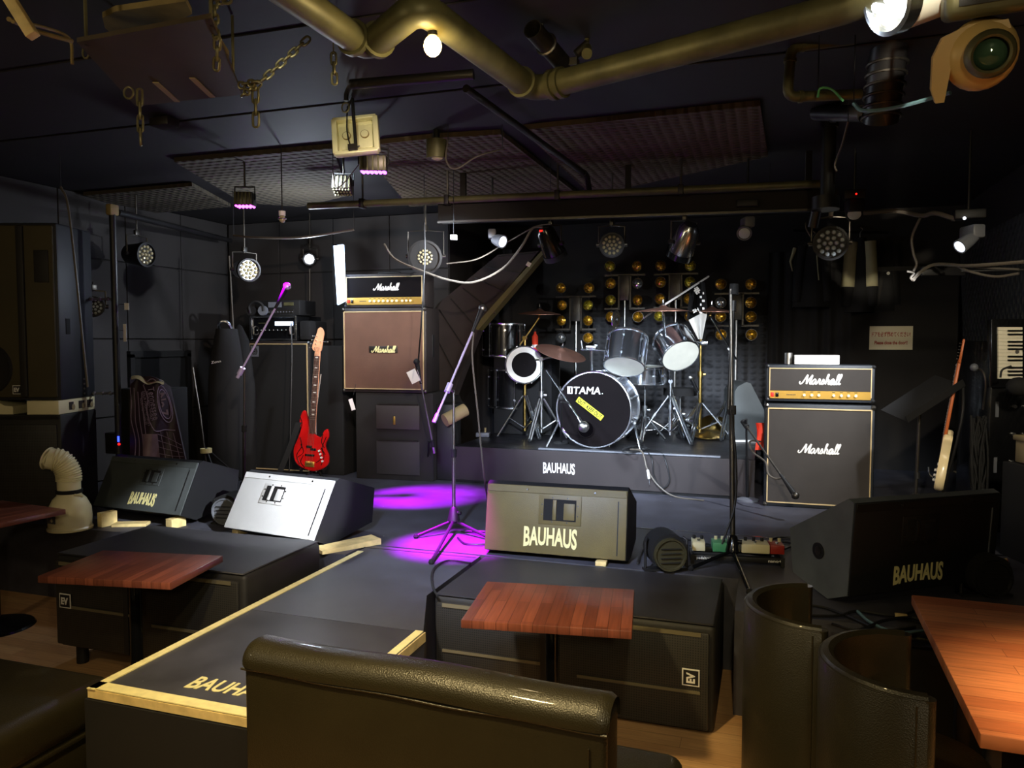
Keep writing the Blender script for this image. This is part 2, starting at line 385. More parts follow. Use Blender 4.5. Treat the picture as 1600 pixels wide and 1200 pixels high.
        for v in vv:
            u = (v.x-x0)/(x1-x0); q = (v.y-y0)/(y1-y0)
            yy = (q-.5)*h_
            if bow: yy -= (1-q)*h_*bow*(2*u-1)**2
            out.append(((u-.5)*w_, yy, th if v.z > 0 else 0))
        return s.add(out, ff, m, M)
    def script(s, w_, m, M, th=.002):
        # handwritten-style word: M a r s h a l l
        def A(x): return [(x+.55, .85), (x+.3, 1), (x, .65), (x+.02, .2), (x+.25, .08), (x+.58, .8), (x+.55, .25), (x+.7, .08), (x+.88, .32)]
        def LL(x): return [(x, .32), (x+.32, 1.6), (x+.22, 1.9), (x+.08, 1.5), (x+.1, .25), (x+.25, .08), (x+.42, .32)]
        st = [[(-.35, .62), (-.45, .3), (-.2, .12), (.1, .4), (.55, 1.55), (.68, 1.8)], [(.66, 1.8), (.72, .9), (.8, .12)], [(.8, .12), (1.15, 1.1), (1.5, 1.8)], [(1.5, 1.8), (1.38, .5), (1.45, .12), (1.7, .3)],
              A(1.75), [(2.63, .32), (2.78, .9), (2.85, 1.05), (3.02, .85), (2.98, .3), (3.12, .08), (3.3, .3)], [(3.3, .3), (3.55, 1.02), (3.7, .45), (3.55, .1), (3.3, .14)], [(3.6, .12), (3.95, .4)],
              [(3.95, .4), (4.3, 1.65), (4.2, 1.9), (4.08, 1.5), (4.05, .1)], [(4.05, .5), (4.35, .98), (4.5, .75), (4.45, .25), (4.6, .08), (4.8, .3)], A(4.85), LL(5.72), LL(6.14)]
        k_ = w_/7.1
        for i, q in enumerate(st):
            pts = crom([((x-3.1+.22*y)*k_, (y-.9)*k_, 0) for x, y in q], 5)
            rr = (.17 if i in (1, 3, 10) else .125)*k_
            MM = M @ Matrix.Diagonal((1, 1, min(1, th/rr), 1))
            s.tube([p for p in pts], rr, m, n=6, M=MM)
        return s
    def bounds(s):
        return [min(p[i] for p in s.v) for i in range(3)], [max(p[i] for p in s.v) for i in range(3)]
    def mesh(s, name, off=None):
        me = bpy.data.meshes.new(name)
        o = Vector(off) if off is not None else Vector((0, 0, 0))
        me.from_pydata([p-o for p in s.v], [], s.f)
        for q in s.mats: me.materials.append(q)
        me.polygons.foreach_set('material_index', s.m)
        bm = bmesh.new(); bm.from_mesh(me); bmesh.ops.recalc_face_normals(bm, faces=bm.faces[:]); bm.to_mesh(me); bm.free()
        me.polygons.foreach_set('use_smooth', [True]*len(me.polygons)); me.set_sharp_from_angle(angle=R(38)); me.update()
        return me

LOOSE = {'coupling', 'knob', 'control_knob', 'screw', 'ear_cup', 'pale_strip', 'white_key', 'black_key', 'rack_unit', 'grille_rib'}
def pieces(name, m):
    """the separate pieces of a part: at its cuts, or every loose island where the name is one of LOOSE"""
    if m.cuts:
        e = [(0, 0)]+m.cuts+[(len(m.v), len(m.f))]
        rng = [(list(range(a[0], b[0])), list(range(a[1], b[1]))) for a, b in zip(e, e[1:]) if b[1] > a[1]]
    elif name in LOOSE:
        par_ = list(range(len(m.v)))
        def find(i):
            while par_[i] != i: par_[i] = par_[par_[i]]; i = par_[i]
            return i
        for f in m.f:
            r0 = find(f[0])
            for q in f[1:]: par_[find(q)] = r0
        g = {}
        for i, f in enumerate(m.f): g.setdefault(find(f[0]), []).append(i)
        rng = [(sorted({q for i in fs for q in m.f[i]}), fs) for fs in g.values()]
    else: return [m]
    if len(rng) < 2: return [m]
    out = []
    for vi, fi in rng:
        n = MB(); mp = {q: i for i, q in enumerate(vi)}; n.v = [m.v[q] for q in vi]; n.f = [tuple(mp[q] for q in m.f[i]) for i in fi]; n.m = [m.m[i] for i in fi]; n.mats = m.mats
        out.append(n)
    return out
def link(name, me, parent=None):
    o = bpy.data.objects.new(name, me); COL.objects.link(o)
    if parent is not None: o.parent = parent
    return o
def tag(o, label, cat, group=None, kind=None):
    if label: o['label'] = label
    if cat: o['category'] = cat
    if group: o['group'] = group
    if kind: o['kind'] = kind
    return o
def allmb(parts):
    for p in parts:
        yield p[1]
        if len(p) > 2 and isinstance(p[2], list): yield from allmb(p[2])
def T(name, label, cat, parts, loc=None, rz=0, group=None):
    """a thing: one mesh, or an Empty at its base with parts (name, MB[, [sub-parts]][, label]).
    Without loc the parts are given in room coordinates and the Empty goes to their base."""
    if isinstance(parts, MB): parts = [(name, parts)]; single = True
    else: single = False
    if loc is None:
        B = [m.bounds() for m in allmb(parts) if m.v]
        lo = [min(b[0][i] for b in B) for i in range(3)]; hi = [max(b[1][i] for b in B) for i in range(3)]
        off = Vector(((lo[0]+hi[0])/2, (lo[1]+hi[1])/2, lo[2])); place = off
    else: off = None; place = Vector(loc)
    if single: root = link(name, parts[0][1].mesh(name, off))
    else:
        root = link(name, None); root.empty_display_size = .1
        def rec(ps, par):
            for p in ps:
                if not p[1].v: continue
                lab = next((e for e in p[2:] if isinstance(e, str)), None)
                for x_ in pieces(p[0], p[1]):
                    c = link(p[0], x_.mesh(p[0], off), par)
                    if lab: c['label'] = lab
                for e in p[2:]:
                    if isinstance(e, list): rec(e, c)
        rec(parts, root)
    root.location = place; root.rotation_euler = (0, 0, R(rz))
    return tag(root, label, cat, group)
def copy_tree(o, parent=None):
    c = o.copy(); COL.objects.link(c)
    if parent is not None: c.parent = parent
    for ch in list(o.children): copy_tree(ch, c)
    return c
def struct(name, mb):
    o = link(name, mb.mesh(name)); o['kind'] = 'structure'; return o
V = Vector

# ================================================================== the setting

RZ_ = .81         # drum riser top
XL = -5.6; XR = 1.7; YB = 7.0; YA = 8.2; ZC = 3.0
struct('floor', MB().box((-1.2, 2.0, -.05), (9.2, 8.2, .1), 'floorwood'))
m = MB().box((-1.2, 4.5, ZC+.05), (9.2, 13, .1), 'ceil')
for i in range(5):  # board joints under the ceiling
    m.box((-1.2, .4+i*.93, ZC-.004), (9.2, .9, .008), 'ceil', bev=.003, seg=1)
struct('ceiling', m)
# left wall: painted plywood squares with open joints
m = MB().box((XL-.08, 3.1, 1.5), (.1, 10.4, 3.0), 'wall_dark')
for i in range(15):
    for j, (z0, z1) in enumerate(((.49, 1.05), (1.05, 1.75), (1.75, 2.45), (2.45, 3.0))):
        m.box((XL-.015, YB-.35-i*.7, (z0+z1)/2), (.03, .69, z1-z0-.012), 'wall', bev=.003, seg=1)
struct('wall_left', m)
m = MB().box((-4.3, YB+.09, 1.75), (2.6, .1, 2.5), 'wall_dark')
for i in range(4):
    for (z0, z1) in ((.49, 1.05), (1.05, 1.75), (1.75, 2.45), (2.45, 3.0)):
        m.box((XL+.325+i*.65, YB+.025, (z0+z1)/2), (.64, .03, z1-z0-.012), 'wall', bev=.003, seg=1)
struct('wall_back', m)
struct('wall_return', MB().box((-3.02, (YB+YA)/2+.07, 1.75), (.05, YA-YB+.1, 2.5), 'wall_dark'))
m = MB().box((-.62, YA+.06, 1.75), (4.8, .1, 2.5), 'wall_dark')
m.box((-.7, YA-.03, .49+.75), (2.2, .06, 1.5), 'foam_w')
struct('wall_alcove', m)
m = MB().box((XR+.06, 6.1, 1.75), (.1, 4.3, 2.5), 'wall_dark')
m.prism([(4.2, .5), (7.55, .5), (7.95, 2.05), (8.1, 2.62), (4.2, 2.62)], XR-.045, XR+.005, 'foam_r', plane='yz')
struct('wall_right', m)
m = MB().box((3.25, 1.0, 1.5), (.1, 6.2, 3.0), 'wall_dark'); m.box((2.5, 4.02, 1.5), (1.5, .1, 3.0), 'wall_dark')
struct('wall_right_front', m)
struct('wall_front', MB().box((-1.2, -2.05, 1.5), (9.2, .1, 3.0), 'wall_dark'))
# low hatch in the left wall
m = MB(); y0, y1 = 5.6, 6.33
m.box((XL+.02, y0, 1.05), (.05, .05, 1.12), 'black').box((XL+.02, y1, 1.05), (.05, .05, 1.12), 'black').box((XL+.02, (y0+y1)/2, 1.61), (.05, .78, .06), 'black')
m.box((XL+.004, (y0+y1)/2, 1.04), (.012, .68, 1.08), 'blackmatte')
struct('door_1', m)
# dark double door behind the jackets, seen beside the sign
m = MB(); m.box((1.05, YA-.03, 1.45), (1.24, .05, 1.92), 'wall_dark'); m.box((.72, YA-.06, 1.45), (.02, .02, 1.92), 'black'); m.box((1.05, YA-.06, 2.42), (1.28, .03, .04), 'black')
struct('door_2', m)

# stage
m = MB(); m.box(((XL+XR)/2, (4.1+YA)/2, .245), (XR-XL-.02, YA-4.1-.02, .49), 'stage')
m.box(((XL-2.3)/2-.0, 3.98, .245), (-2.3-XL-.02, .24, .49), 'stage')
m.box(((XR-.18)/2+.02, 3.86, .245), (XR+.18-.06, .5, .49), 'stage')
T('stage_platform', 'wide black painted stage under the drums and amplifiers', 'stage', m)
# seams of the stage boards are wide strips of black tape
T('stage_joint_tape', 'thin pale scuffed line across the stage where the runway joins it', 'tape', MB().box((-1.93, 4.04, ST+.001), (.72, .006, .002), 'steel_dark'))
T('stage_seam_tape', 'long black tape strip over the stage board joint right of the centre monitor', 'tape', MB().box((-.1, 5.05, ST+.001), (3.3, .02, .002), 'blackgloss'))
rt = MB().box((-1.825, 2.49, .245), (.91, .86, .49), 'stage', bev=.004); rt.prism([(-2.28, 2.92), (-1.375, 2.92), (-1.56, 3.355), (-1.56, 4.09), (-2.28, 4.09)], 0, .49, 'stage', plane='xy')
ed = MB()
ed.box((-2.262, 3.0, ST+.002), (.036, 1.9, .004), 'tape'); ed.box((-1.825, 2.082, ST+.002), (.91, .05, .004), 'tape')
ed.box((-1.825, 2.057, ST-.018), (.912, .006, .030), 'ply'); ed.box((-1.392, 2.49, ST+.002), (.036, .86, .004), 'tape'); ed.box((-1.367, 2.49, ST-.02), (.006, .86, .04), 'ply')
lt = MB().text('BAUHAUS', .37, .085, 'inkgold', frame((-1.775, 2.215, ST+.001), (1, -.02, 0), (.02, 1, 0)), bow=.12)
T('stage_runway', 'black stage runway edged with worn white tape, jutting towards the sofa', 'stage', [('deck', rt), ('fascia', MB().box((-1.825, 2.054, .226), (.908, .012, .452), 'blackmatte').box((-2.286, 3.0, .226), (.012, 1.9, .452), 'blackmatte')), ('edge_tape', ed, 'worn cream tape and raw plywood edge'), ('lettering', lt)])
# drum riser
m = MB().box((-1.35, 7.155, (ST+RZ_)/2-.006), (2.5, 1.87, RZ_-ST-.014), 'blackmatte')
fr = MB().box((-1.35, 6.215, (ST+RZ_)/2+.012), (2.52, .02, RZ_-ST-.03), mat('riser_front', (37, 30, 29), .7, var=.1))
tp = MB().box((-1.35, 7.15, RZ_-.006), (2.52, 1.88, .012), 'stage_dark', bev=.004, seg=1)
sl = MB().box((-1.1, 6.25, RZ_+.006), (1.5, .05, .012), 'plasticgrey', bev=.003)
lt = MB().text('BAUHAUS', .275, .085, 'white', frame((-1.66, 6.204, .665), (1, 0, 0), (0, 0, 1)), bow=.12)
T('drum_riser', 'low dark riser carrying the drum kit, white lettering on its front', 'stage', [('riser_body', m), ('front_panel', fr), ('riser_top', tp), ('edge_strip', sl, 'grey metal strip along the top edge'), ('lettering', lt)])

# ================================================================== front of house furniture
def cafe_table(label, pts, top='table', z=.7, base=True, th=.032, legs=None, group=None):
    c = sum((V(p) for p in pts), V())/len(pts); ex = (V(pts[3])-V(pts[0])); rz = math.degrees(math.atan2(ex.y, ex.x))
    c.z = 0; Mi = Matrix.Rotation(-R(rz), 4, 'Z')
    q = [Mi @ (V(p)-c) for p in pts]; x0 = (q[0].x+q[1].x)/2; x1 = (q[2].x+q[3].x)/2; y0 = (q[0].y+q[3].y)/2; y1 = (q[1].y+q[2].y)/2
    t = MB().box(((x0+x1)/2, (y0+y1)/2, z-th/2), (x1-x0, y1-y0, th), top, bev=.004)
    parts = [('tabletop', t)]
    if legs:
        for lx, ly in legs:
            parts.append(('leg', MB().box((lx, ly, (z-th)/2), (.045, .045, z-th), 'black', bev=.004)))
        parts.append(('foot_bar', MB().box((legs[0][0], (legs[0][1]+legs[1][1])/2, .02), (.05, abs(legs[0][1]-legs[1][1])+.3, .04), 'black', bev=.004)))
    else:
        parts.append(('column', MB().cyl((0, 0, .02), (0, 0, z-th), .027, 'blackgloss', n=20)))
        parts.append(('top_bracket', MB().box((0, 0, z-th-.008), (.26, .26, .016), 'black')))
        parts.append(('base', MB().lathe([(.001, .03), (.06, .028), (.2, .012), (.21, 0), (.001, 0)], 'blackgloss', n=40)))
    return T('cafe_table', label, 'table', parts, loc=c, rz=rz, group=group)
P4 = lambda L_, z: [PZ(x, y, z) for x, y in L_]
cafe_table('small red-brown block-wood table in the centre, before the wide black subwoofer', P4([(712, 968), (770, 905), (1002, 925), (975, 985)], .7))
cafe_table('small red-brown block-wood table beside the left edge of the runway', P4([(60, 900), (165, 857), (355, 871), (255, 910)], .7))
cafe_table('red-brown table cut off by the left picture edge, beside the cream humidifier', [V((-4.75, 3.12, .7)), V((-4.68, 3.62, .7)), V((-4.07, 3.55, .7)), V((-4.13, 3.05, .7))])
cafe_table('large orange-brown wooden table in the right foreground, brightly lit', [V((.528, 2.24, .7)), V((.575, 3.42, .7)), V((1.56, 3.39, .7)), V((1.52, 2.22, .7))], top='table_r', th=.04, legs=[(-.36, -.13), (-.36, .3), (.36, -.13), (.36, .3)])

# sofa, its back to the camera
pr = [(-.53, .40), (-.53, .70), (-.53, .76)]
W_ = .535
body = MB().box((0, .07, .455), (W_*2, .126, .73), 'leather', bev=.02, seg=4)
roll = MB()
def rolled(u, v):
    a = math.pi*v*1.16-.16; x = (-W_-.004)+(2*W_+.008)*u; e = 1-max(0, abs(u-.5)-.488)*14
    return (x, .07-math.cos(a)*.072*e, .80+math.sin(a)*.058*e-.004*math.sin(u*9))
roll.grid(rolled, 60, 14, 'leather')
roll.box((0, .07, .80), (W_*2-.012, .125, .07), 'leather', bev=.02)
pip = MB().tube([(-W_-.003, .004, .785) if i == 0 else (-W_+2*W_*i/20, .004, .785+.002*math.sin(i*.9)) for i in range(21)], .004, 'leather', n=6)
pip.tube([(W_-.045, .004, .745), (W_-.045, .002, .5), (W_-.045, .004, .12)], .003, 'leather', n=5)
seat = MB().box((.045, .40, .27), (W_*2+.10, .56, .30), 'leather', bev=.05, seg=4)
arm = MB().box((W_-.01, .36, .50), (.10, .5, .24), 'leather', bev=.04, seg=4)
ft = [('leg', MB().box((sx*.46, sy, .06), (.05, .05, .12), 'black', bev=.005)) for sx in (-1, 1) for sy in (.08, .6)]
T('sofa', 'dark leather sofa in the foreground, seen from behind with a rolled top', 'sofa', [('backrest', body), ('rolled_top', roll), ('piping', pip), ('seat', seat)]+ft, loc=(-.885, 1.775, 0), rz=-2.2)
# bench lower left
b = MB().box((-2.91, 1.55, .34), (1.02, 1.5, .17), 'leather', bev=.055, seg=5)
b2 = MB().box((-2.91, 1.55, .14), (.98, 1.46, .26), 'leather', bev=.01)
b3 = MB().tube([(-2.405, .85, .255), (-2.405, 2.28, .255)], .005, 'leather', n=6)
T('bench', 'low black leather bench seat at the lower left corner', 'bench', [('cushion', b), ('bench_base', b2), ('piping', b3)])

def tub(label, c, r=.28, h=.75, a0=92, a1=272, rz=0):
    th = .045
    shell = MB().lathe([(r-th, .03), (r, .03), (r, h-.02), (r-.012, h-.004), (r-.03, h), (r-th, h-.012), (r-th, .03)], 'leather', n=36, ang=(a0, a1))
    for a in (a0, a1):
        x, y = math.cos(R(a)), math.sin(R(a))
        shell.cyl(((r-th/2)*x, (r-th/2)*y, .04), ((r-th/2)*x, (r-th/2)*y, h-.012), th/2, 'leather', n=12)
    pip = MB()
    for rr in (r-.004, r-.018):
        pip.tube([(rr*math.cos(R(a0+(a1-a0)*i/36)), rr*math.sin(R(a0+(a1-a0)*i/36)), h-.006 if rr < r-.01 else h-.016) for i in range(37)], .0035, 'leather', n=6)
    pip.tube([(r*math.cos(R(a1-6)), r*math.sin(R(a1-6)), .05), (r*math.cos(R(a1-6)), r*math.sin(R(a1-6)), h-.03)], .003, 'leather', n=6)
    seat = MB().cyl((.02, 0, .06), (.02, 0, .42), r-th-.01, 'leather', n=32); seat.cyl((.02, 0, .42), (.02, 0, .45), r-th-.012, 'leather', r2=r-th-.04, n=32)
    fo = [('leg', MB().cyl((.2*sx-.02, .17*sy, 0), (.2*sx-.02, .17*sy, .06), .02, 'black', n=10)) for sx in (-1, 1) for sy in (-1, 1)]
    T('tub_chair', label, 'chair', [('curved_back', shell), ('piping', pip), ('seat', seat)]+fo, loc=(c[0], c[1], 0), rz=rz, group=None)
tub('barrel-shaped dark leather chair beside the subwoofer, the farther of two', (.195, 3.03), r=.27, a1=262, rz=6)
tub('barrel-shaped dark leather chair nearest the large orange-brown table', (.44, 2.58), r=.275, rz=-4)

# ================================================================== subwoofers on the floor
def badge(m, M, s=.075):
    m.box((0, 0, .002), (s, s, .004), 'white', M=M); m.box((0, 0, .0035), (s*.86, s*.86, .004), 'black', M=M)
    m.text('EV', s*.62, s*.5, 'white', M @ Matrix.Translation((0, 0, .0058)), bold=.04)
def floor_sub(label, x0, x1, y0, y1, h, bx, bz, brot, z0=0):
    cx = (x0+x1)/2; w_ = x1-x0; d = y1-y0
    body = MB().box((0, d/2+.015, h/2), (w_, d-.03, h), 'sub', bev=.025, seg=3)
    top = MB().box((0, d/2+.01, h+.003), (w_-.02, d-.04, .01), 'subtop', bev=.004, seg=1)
    gr = MB().box((0, .012, h/2), (w_-.05, .02, h-.05), 'perf', bev=.008)
    parts = [('cabinet', body), ('top_panel', top), ('grille', gr)]
    st = MB()
    st.box((-w_/4+.0, -.001, h*.93), (w_/2-.12, .006, .018), 'perf_l'); st.box((w_/4, -.001, h*.93), (w_/2-.12, .006, .018), 'perf_l')
    st.box((-w_/4, -.001, h*.47), (w_/2-.12, .006, .014), 'perf_l'); st.box((w_/4, -.001, h*.40), (w_/2-.12, .006, .014), 'perf_l')
    dv = MB().box((-.1, -.002, h/2), (.03, .008, h-.06), 'sub')
    parts += [('grille_rib', st), ('divider', dv)]
    bd = MB(); badge(bd, frame((bx-cx, -.003, bz), *( ((1, 0, 0), (0, 0, 1)) if not brot else ((0, 0, 1), (-1, 0, 0))))); parts.append(('badge', bd, 'square white framed badge'))
    for sx in (-1, 1):
        for yy in (.1, d-.1): parts.append(('foot', MB().cyl((sx*(w_/2-.09), yy, -z0), (sx*(w_/2-.09), yy, .01), .03, 'black')))
    T('subwoofer', label, 'speaker', parts, loc=(cx, y0, z0))
floor_sub('wide black subwoofer lying on the floor behind the centre table, monitor behind it', -1.54, -.2, 3.36, 4.09, .485, -.30, .26, True)
floor_sub('wide black subwoofer lying on the floor left of the runway, before the white-faced monitor', -3.57, -2.37, 3.01, 3.70, .495, -3.47, .265, False, z0=.105)
T('side_cabinet', 'plain black box cabinet on the floor between the tub chairs and the stage', 'cabinet', [('cabinet_body', MB().box((.72, 3.52, .235), (.62, .14, .47), 'blackmatte', bev=.006)), ('cabinet_top', MB().box((.72, 3.52, .477), (.64, .16, .012), 'blackgloss', bev=.003))])

# ================================================================== stage monitors
k('mon_side_lit', (96, 102, 108), .55, bump=.4, bscale=300)  # blue stage light on the dark cabinet side put into its colour
def wedge(label, b1, b2, face, text=True, depth=.42, hs=1.0, zb=None, lean=(.10, .355), side='mon_side', rx=0, handle_x=0, txt=(.0, .105, .22, .055), plate='mon', bright=1, ink='inkgold'):
    b1 = V(b1); b2 = V(b2); dx = b2-b1; w_ = math.hypot(dx.x, dx.y); rz = math.degrees(math.atan2(dx.y, dx.x)); c = (b1+b2)/2
    L_, H_ = lean; n = math.hypot(L_, H_)
    pf = [(0, 0), (L_, H_), (L_+.035, H_+.012), (depth, .22), (depth-.03, .0), (.13, -.055)]
    cr, sr = math.cos(R(rx)), math.sin(R(rx)); pf = [(y*cr-z*sr, y*sr+z*cr) for y, z in pf]
    FY, FZ = pf[1]
    body = MB().prism(pf, -w_/2, w_/2, side, plane='yz')
    Mf = frame((0, 0, 0), (1, 0, 0), (0, FY, FZ))          # origin: bottom middle of the front face, y up the face, z out of it
    fp = MB().box((0, n/2, .006), (w_-.004, n, .012), face, M=Mf, bev=.004)
    fp.box((0, n-.022, .014), (w_-.01, .04, .004), face, M=Mf, bev=.002, seg=1)
    fp.box((w_/2-.05, n*.45, .0135), (.006, n*.78, .003), side, M=Mf)
    hp = MB(); hx = handle_x; hy = n*.66
    hp.box((hx, hy, .014), (.215*hs, .145*hs, .006), face if plate == 'mon' else plate, M=Mf, bev=.003)
    for i in range(8):
        a = i/8*2*math.pi+.39; hp.cyl(Mf @ V((hx+hs*.098*math.cos(a), hy+hs*.064*math.sin(a), .016)), Mf @ V((hx+hs*.098*math.cos(a), hy+hs*.064*math.sin(a), .019)), .005, 'steel_dark', n=8)
    cup = MB().box((hx, hy, .0175), (.165*hs, .105*hs, .003), 'blackmatte', M=Mf, bev=.0014, seg=1)
    hb = MB().box((hx-.025*hs, hy, .024), (.020*hs, .098*hs, .010), face, M=Mf, bev=.004); hb.box((hx+.048*hs, hy-.006*hs, .020), (.055*hs, .080*hs, .006), face, M=Mf, bev=.0028)
    sub = [('handle_recess', cup), ('handle_bar', hb)]
    parts = [('cabinet', body), ('front_panel', fp), ('handle_plate', hp, sub)]
    if text:
        parts.append(('lettering', MB().text('BAUHAUS', txt[2], txt[3]*1.5, ink, Mf @ Matrix.Translation((txt[0], txt[1], .0135)), bow=.14, bold=.03), 'cream painted lettering'))
    sc = MB()
    for q in (-.2, .28): sc.cyl(Mf @ V((q*w_, n-.022, .016)), Mf @ V((q*w_, n-.022, .02)), .006, 'chrome', n=8)
    parts.append(('screw', sc))
    if side == 'mon_side_lit':
        jp = MB().cyl((-w_/2, .20, .16), (-w_/2-.004, .20, .16), .04, 'black', n=24); jp.cyl((-w_/2-.004, .20, .16), (-w_/2-.006, .20, .16), .022, 'steel_dark', n=18)
        parts.append(('socket_plate', jp))
    return T('monitor_wedge', label, 'speaker', parts, loc=(c.x, c.y, c.z), rz=rz), w_, rz, c
wedge('olive-lit black stage monitor in the centre, on the edge behind the wide subwoofer', (-1.55, 4.13, ST+.03), (-.727, 4.15, ST+.03), 'mon_olive_lit', lean=(.09, .37), rx=4, handle_x=.03, txt=(-.02, .10, .31, .068), hs=1.15)
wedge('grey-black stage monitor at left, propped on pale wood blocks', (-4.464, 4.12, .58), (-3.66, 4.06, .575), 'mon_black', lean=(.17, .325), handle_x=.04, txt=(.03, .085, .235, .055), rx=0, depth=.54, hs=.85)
wedge('stage monitor with white glare coloured into its unlettered face, left of the runway', (-3.255, 3.985, .55), (-2.525, 3.875, .545), 'mon_glare', text=False, lean=(.20, .325), handle_x=-.06, depth=.58, hs=.95)
wedge('dark stage monitor turned sideways behind the large table, lettering tilted', (.36, 3.80, ST+.06), (1.06, 4.30, ST+.06), 'mon_side', side='mon_side_lit', lean=(-.03, .44), txt=(-.04, .085, .29, .055), handle_x=-.05)
# wood blocks under the left monitors
def block(label, c, d, rz, tilt=0):
    T('wood_block', label, 'wood', MB().box((0, 0, d[2]/2), d, 'ply', M=Matrix.Rotation(R(tilt), 4, 'X'), bev=.002, seg=1), loc=c, rz=rz)
block('pale wood block upright under the left corner of the grey-black monitor', (-4.20, 3.98, ST), (.05, .11, .095), -14)
block('pale wood block under the right corner of the grey-black monitor', (-3.73, 4.09, ST), (.055, .12, .066), -6)
block('flat pale plank lying on the stage by the humidifier', (-4.05, 4.03, ST), (.22, .09, .02), 24)
block('small pale block under the left corner of the white-faced monitor', (-3.20, 4.07, ST), (.05, .10, .05), -6)
T('wood_wedge', 'long tapered pale board under the right side of the white-faced monitor', 'wood', MB().prism([(0, 0), (.38, 0), (.38, .035), (0, .02)], -.09, .04, 'ply', plane='yz'), loc=(-2.47, 3.84, ST), rz=-34)
T('wood_block', 'tiny pale shim under the right corner of the centre monitor', 'wood', MB().box((0, 0, .012), (.06, .05, .025), 'ply', bev=.002), loc=(-.86, 4.13, ST))

# ================================================================== lamps hanging over the stage
def par(label, pos, aim, Rr=.10, L_=.2, body='black', lens='lens', glow_=None, hang=None, ring='black', n_=19, ls=1.0, cat='stage light', led=None, name='par_light'):
    pos = V(pos); d = (V(aim)-pos).normalized(); q = d.to_track_quat('Z', 'Y').to_matrix().to_4x4(); q.translation = pos
    b = MB().lathe([(.001, -L_), (Rr*.5, -L_), (Rr*.78, -L_*.85), (Rr*.95, -L_*.25), (Rr, -.02), (Rr, .0), (Rr*.93, .004), (Rr*.9, -.01), (.001, -.012)], body, n=28, M=q)
    rg = MB().lathe([(Rr*1.04, -.03), (Rr*1.04, .012), (Rr*.9, .014), (Rr*.9, -.008)], ring, n=28, M=q)
    ln = MB(); pts = []
    if n_ == 7: pts = [(0, 0)]+[(.58*math.cos(i*math.pi/3), .58*math.sin(i*math.pi/3)) for i in range(6)]; s_ = .21
    elif n_ == 1: pts = [(0, 0)]; s_ = .8
    else:
        for rr, c_ in ((.0, 1), (.34, 6), (.68, 12)): pts += [(rr*math.cos(2*math.pi*i/c_+.26*(c_ == 12)), rr*math.sin(2*math.pi*i/c_+.26*(c_ == 12))) for i in range(c_)]
        s_ = .145
    for x, y in pts: ln.ball((x*Rr*ls, y*Rr*ls, -.006), s_*Rr*ls, glow_ or lens, n=8, M=q)
    yk = MB(); xx = V((q[0][0], q[1][0], q[2][0])); side = d.cross(V((0, 0, 1))); side = side.normalized() if side.length > .05 else V((1, 0, 0))
    piv = pos-d*L_*.42; top = V((piv.x, piv.y, max(piv.z+Rr*1.5, 0)))
    for sg in (-1, 1):
        a = piv+side*sg*(Rr*1.08); bq = V((a.x, a.y, top.z)); yk.tube([a, bq, V((piv.x, piv.y, top.z+.01))], .007, 'steel_dark', n=6)
        yk.cyl(a-side*sg*.01, a+side*sg*.018, .016, 'steel_dark', n=10)
    hz = hang if hang else top.z+.08
    cl = MB().cyl((piv.x, piv.y, top.z), (piv.x, piv.y, hz), .007, 'steel_dark', n=8); cl.box((piv.x, piv.y, top.z+.03), (.03, .05, .045), 'steel_dark', bev=.006)
    parts = [('housing', b), ('front_ring', rg), ('lens_array' if n_ > 1 else 'lens', ln), ('yoke', yk), ('clamp', cl)]
    if led: parts.append(('display', led))
    return T(name, label, cat, parts)
camp = V((0, 0, 1.5))
def hangz(p): return 2.62
P5 = lambda x, y, d=5.6: PY(x, y, d)
par('unlit LED par can at far left, its lens disc turned to the right', P5(228, 398, 5.2), P5(228, 398, 5.2)+RT-FW*.35-UP*.1, .10, .22, hang=2.995)
par('LED par can with a pale metal body over the bass rig', P5(389, 422, 5.5), P5(389, 422, 5.5)+RT*.65-FW*.8-UP*.15, .095, .24, body='chromeshell', hang=2.995)
par('LED par can hanging over the left guitar amplifier head', PY(664, 402, 5.75), V((-.6, 0, 1.2)), .135, .2, hang=2.995, ls=.58)
par('unlit greenish LED par can, second from left on the beam over the drums', PY(956, 383, 5.6), camp, .088, .14, hang=2.995, lens='lens')
par('unlit LED par can hanging before the jackets on the right', PY(1298, 380, 5.5), V((.2, 0, 1.6)), .108, .16, hang=2.66, lens='lens_c')
ledd = MB().box((0, 0, 0), (.075, .012, .03), 'e_red', M=frame(PY(851, 361, 5.35), RT, (0, 0, 1)))
par('gloss black par can with red digits, aimed down beside the slanted stair', PY(868, 400, 5.5), V((-1.1, 6.6, .8)), .085, .24, body='blackgloss', n_=7, hang=2.66, led=ledd)
par('silver-black par can aimed down at the drums from the right', PY(1062, 398, 5.55), V((-1.3, 6.5, .8)), .095, .24, body='chromeshell', n_=7, hang=2.66, ring='blackgloss')
par('small LED par can clamped to the pole beside the left loudspeaker', PD(146, 479, 5.75), PD(100, 490, 3.6), .075, .12, lens='lens_c', n_=19, hang=PD(146, 440, 5.75).z)
par('small white-glowing lamp over the bass rig', PY(483, 405, 6.6), V((-1.8, 0, 1.0)), .062, .12, glow_='e_led', n_=1, hang=2.995)
T('lamp_cord', 'thin white lead hanging from the small glowing lamp to the rig', 'cable', MB().tube([PY(484, 420, 6.62), PY(484, 440, 6.63), PY(484, 476, 6.64)], .006, 'cable_g'))
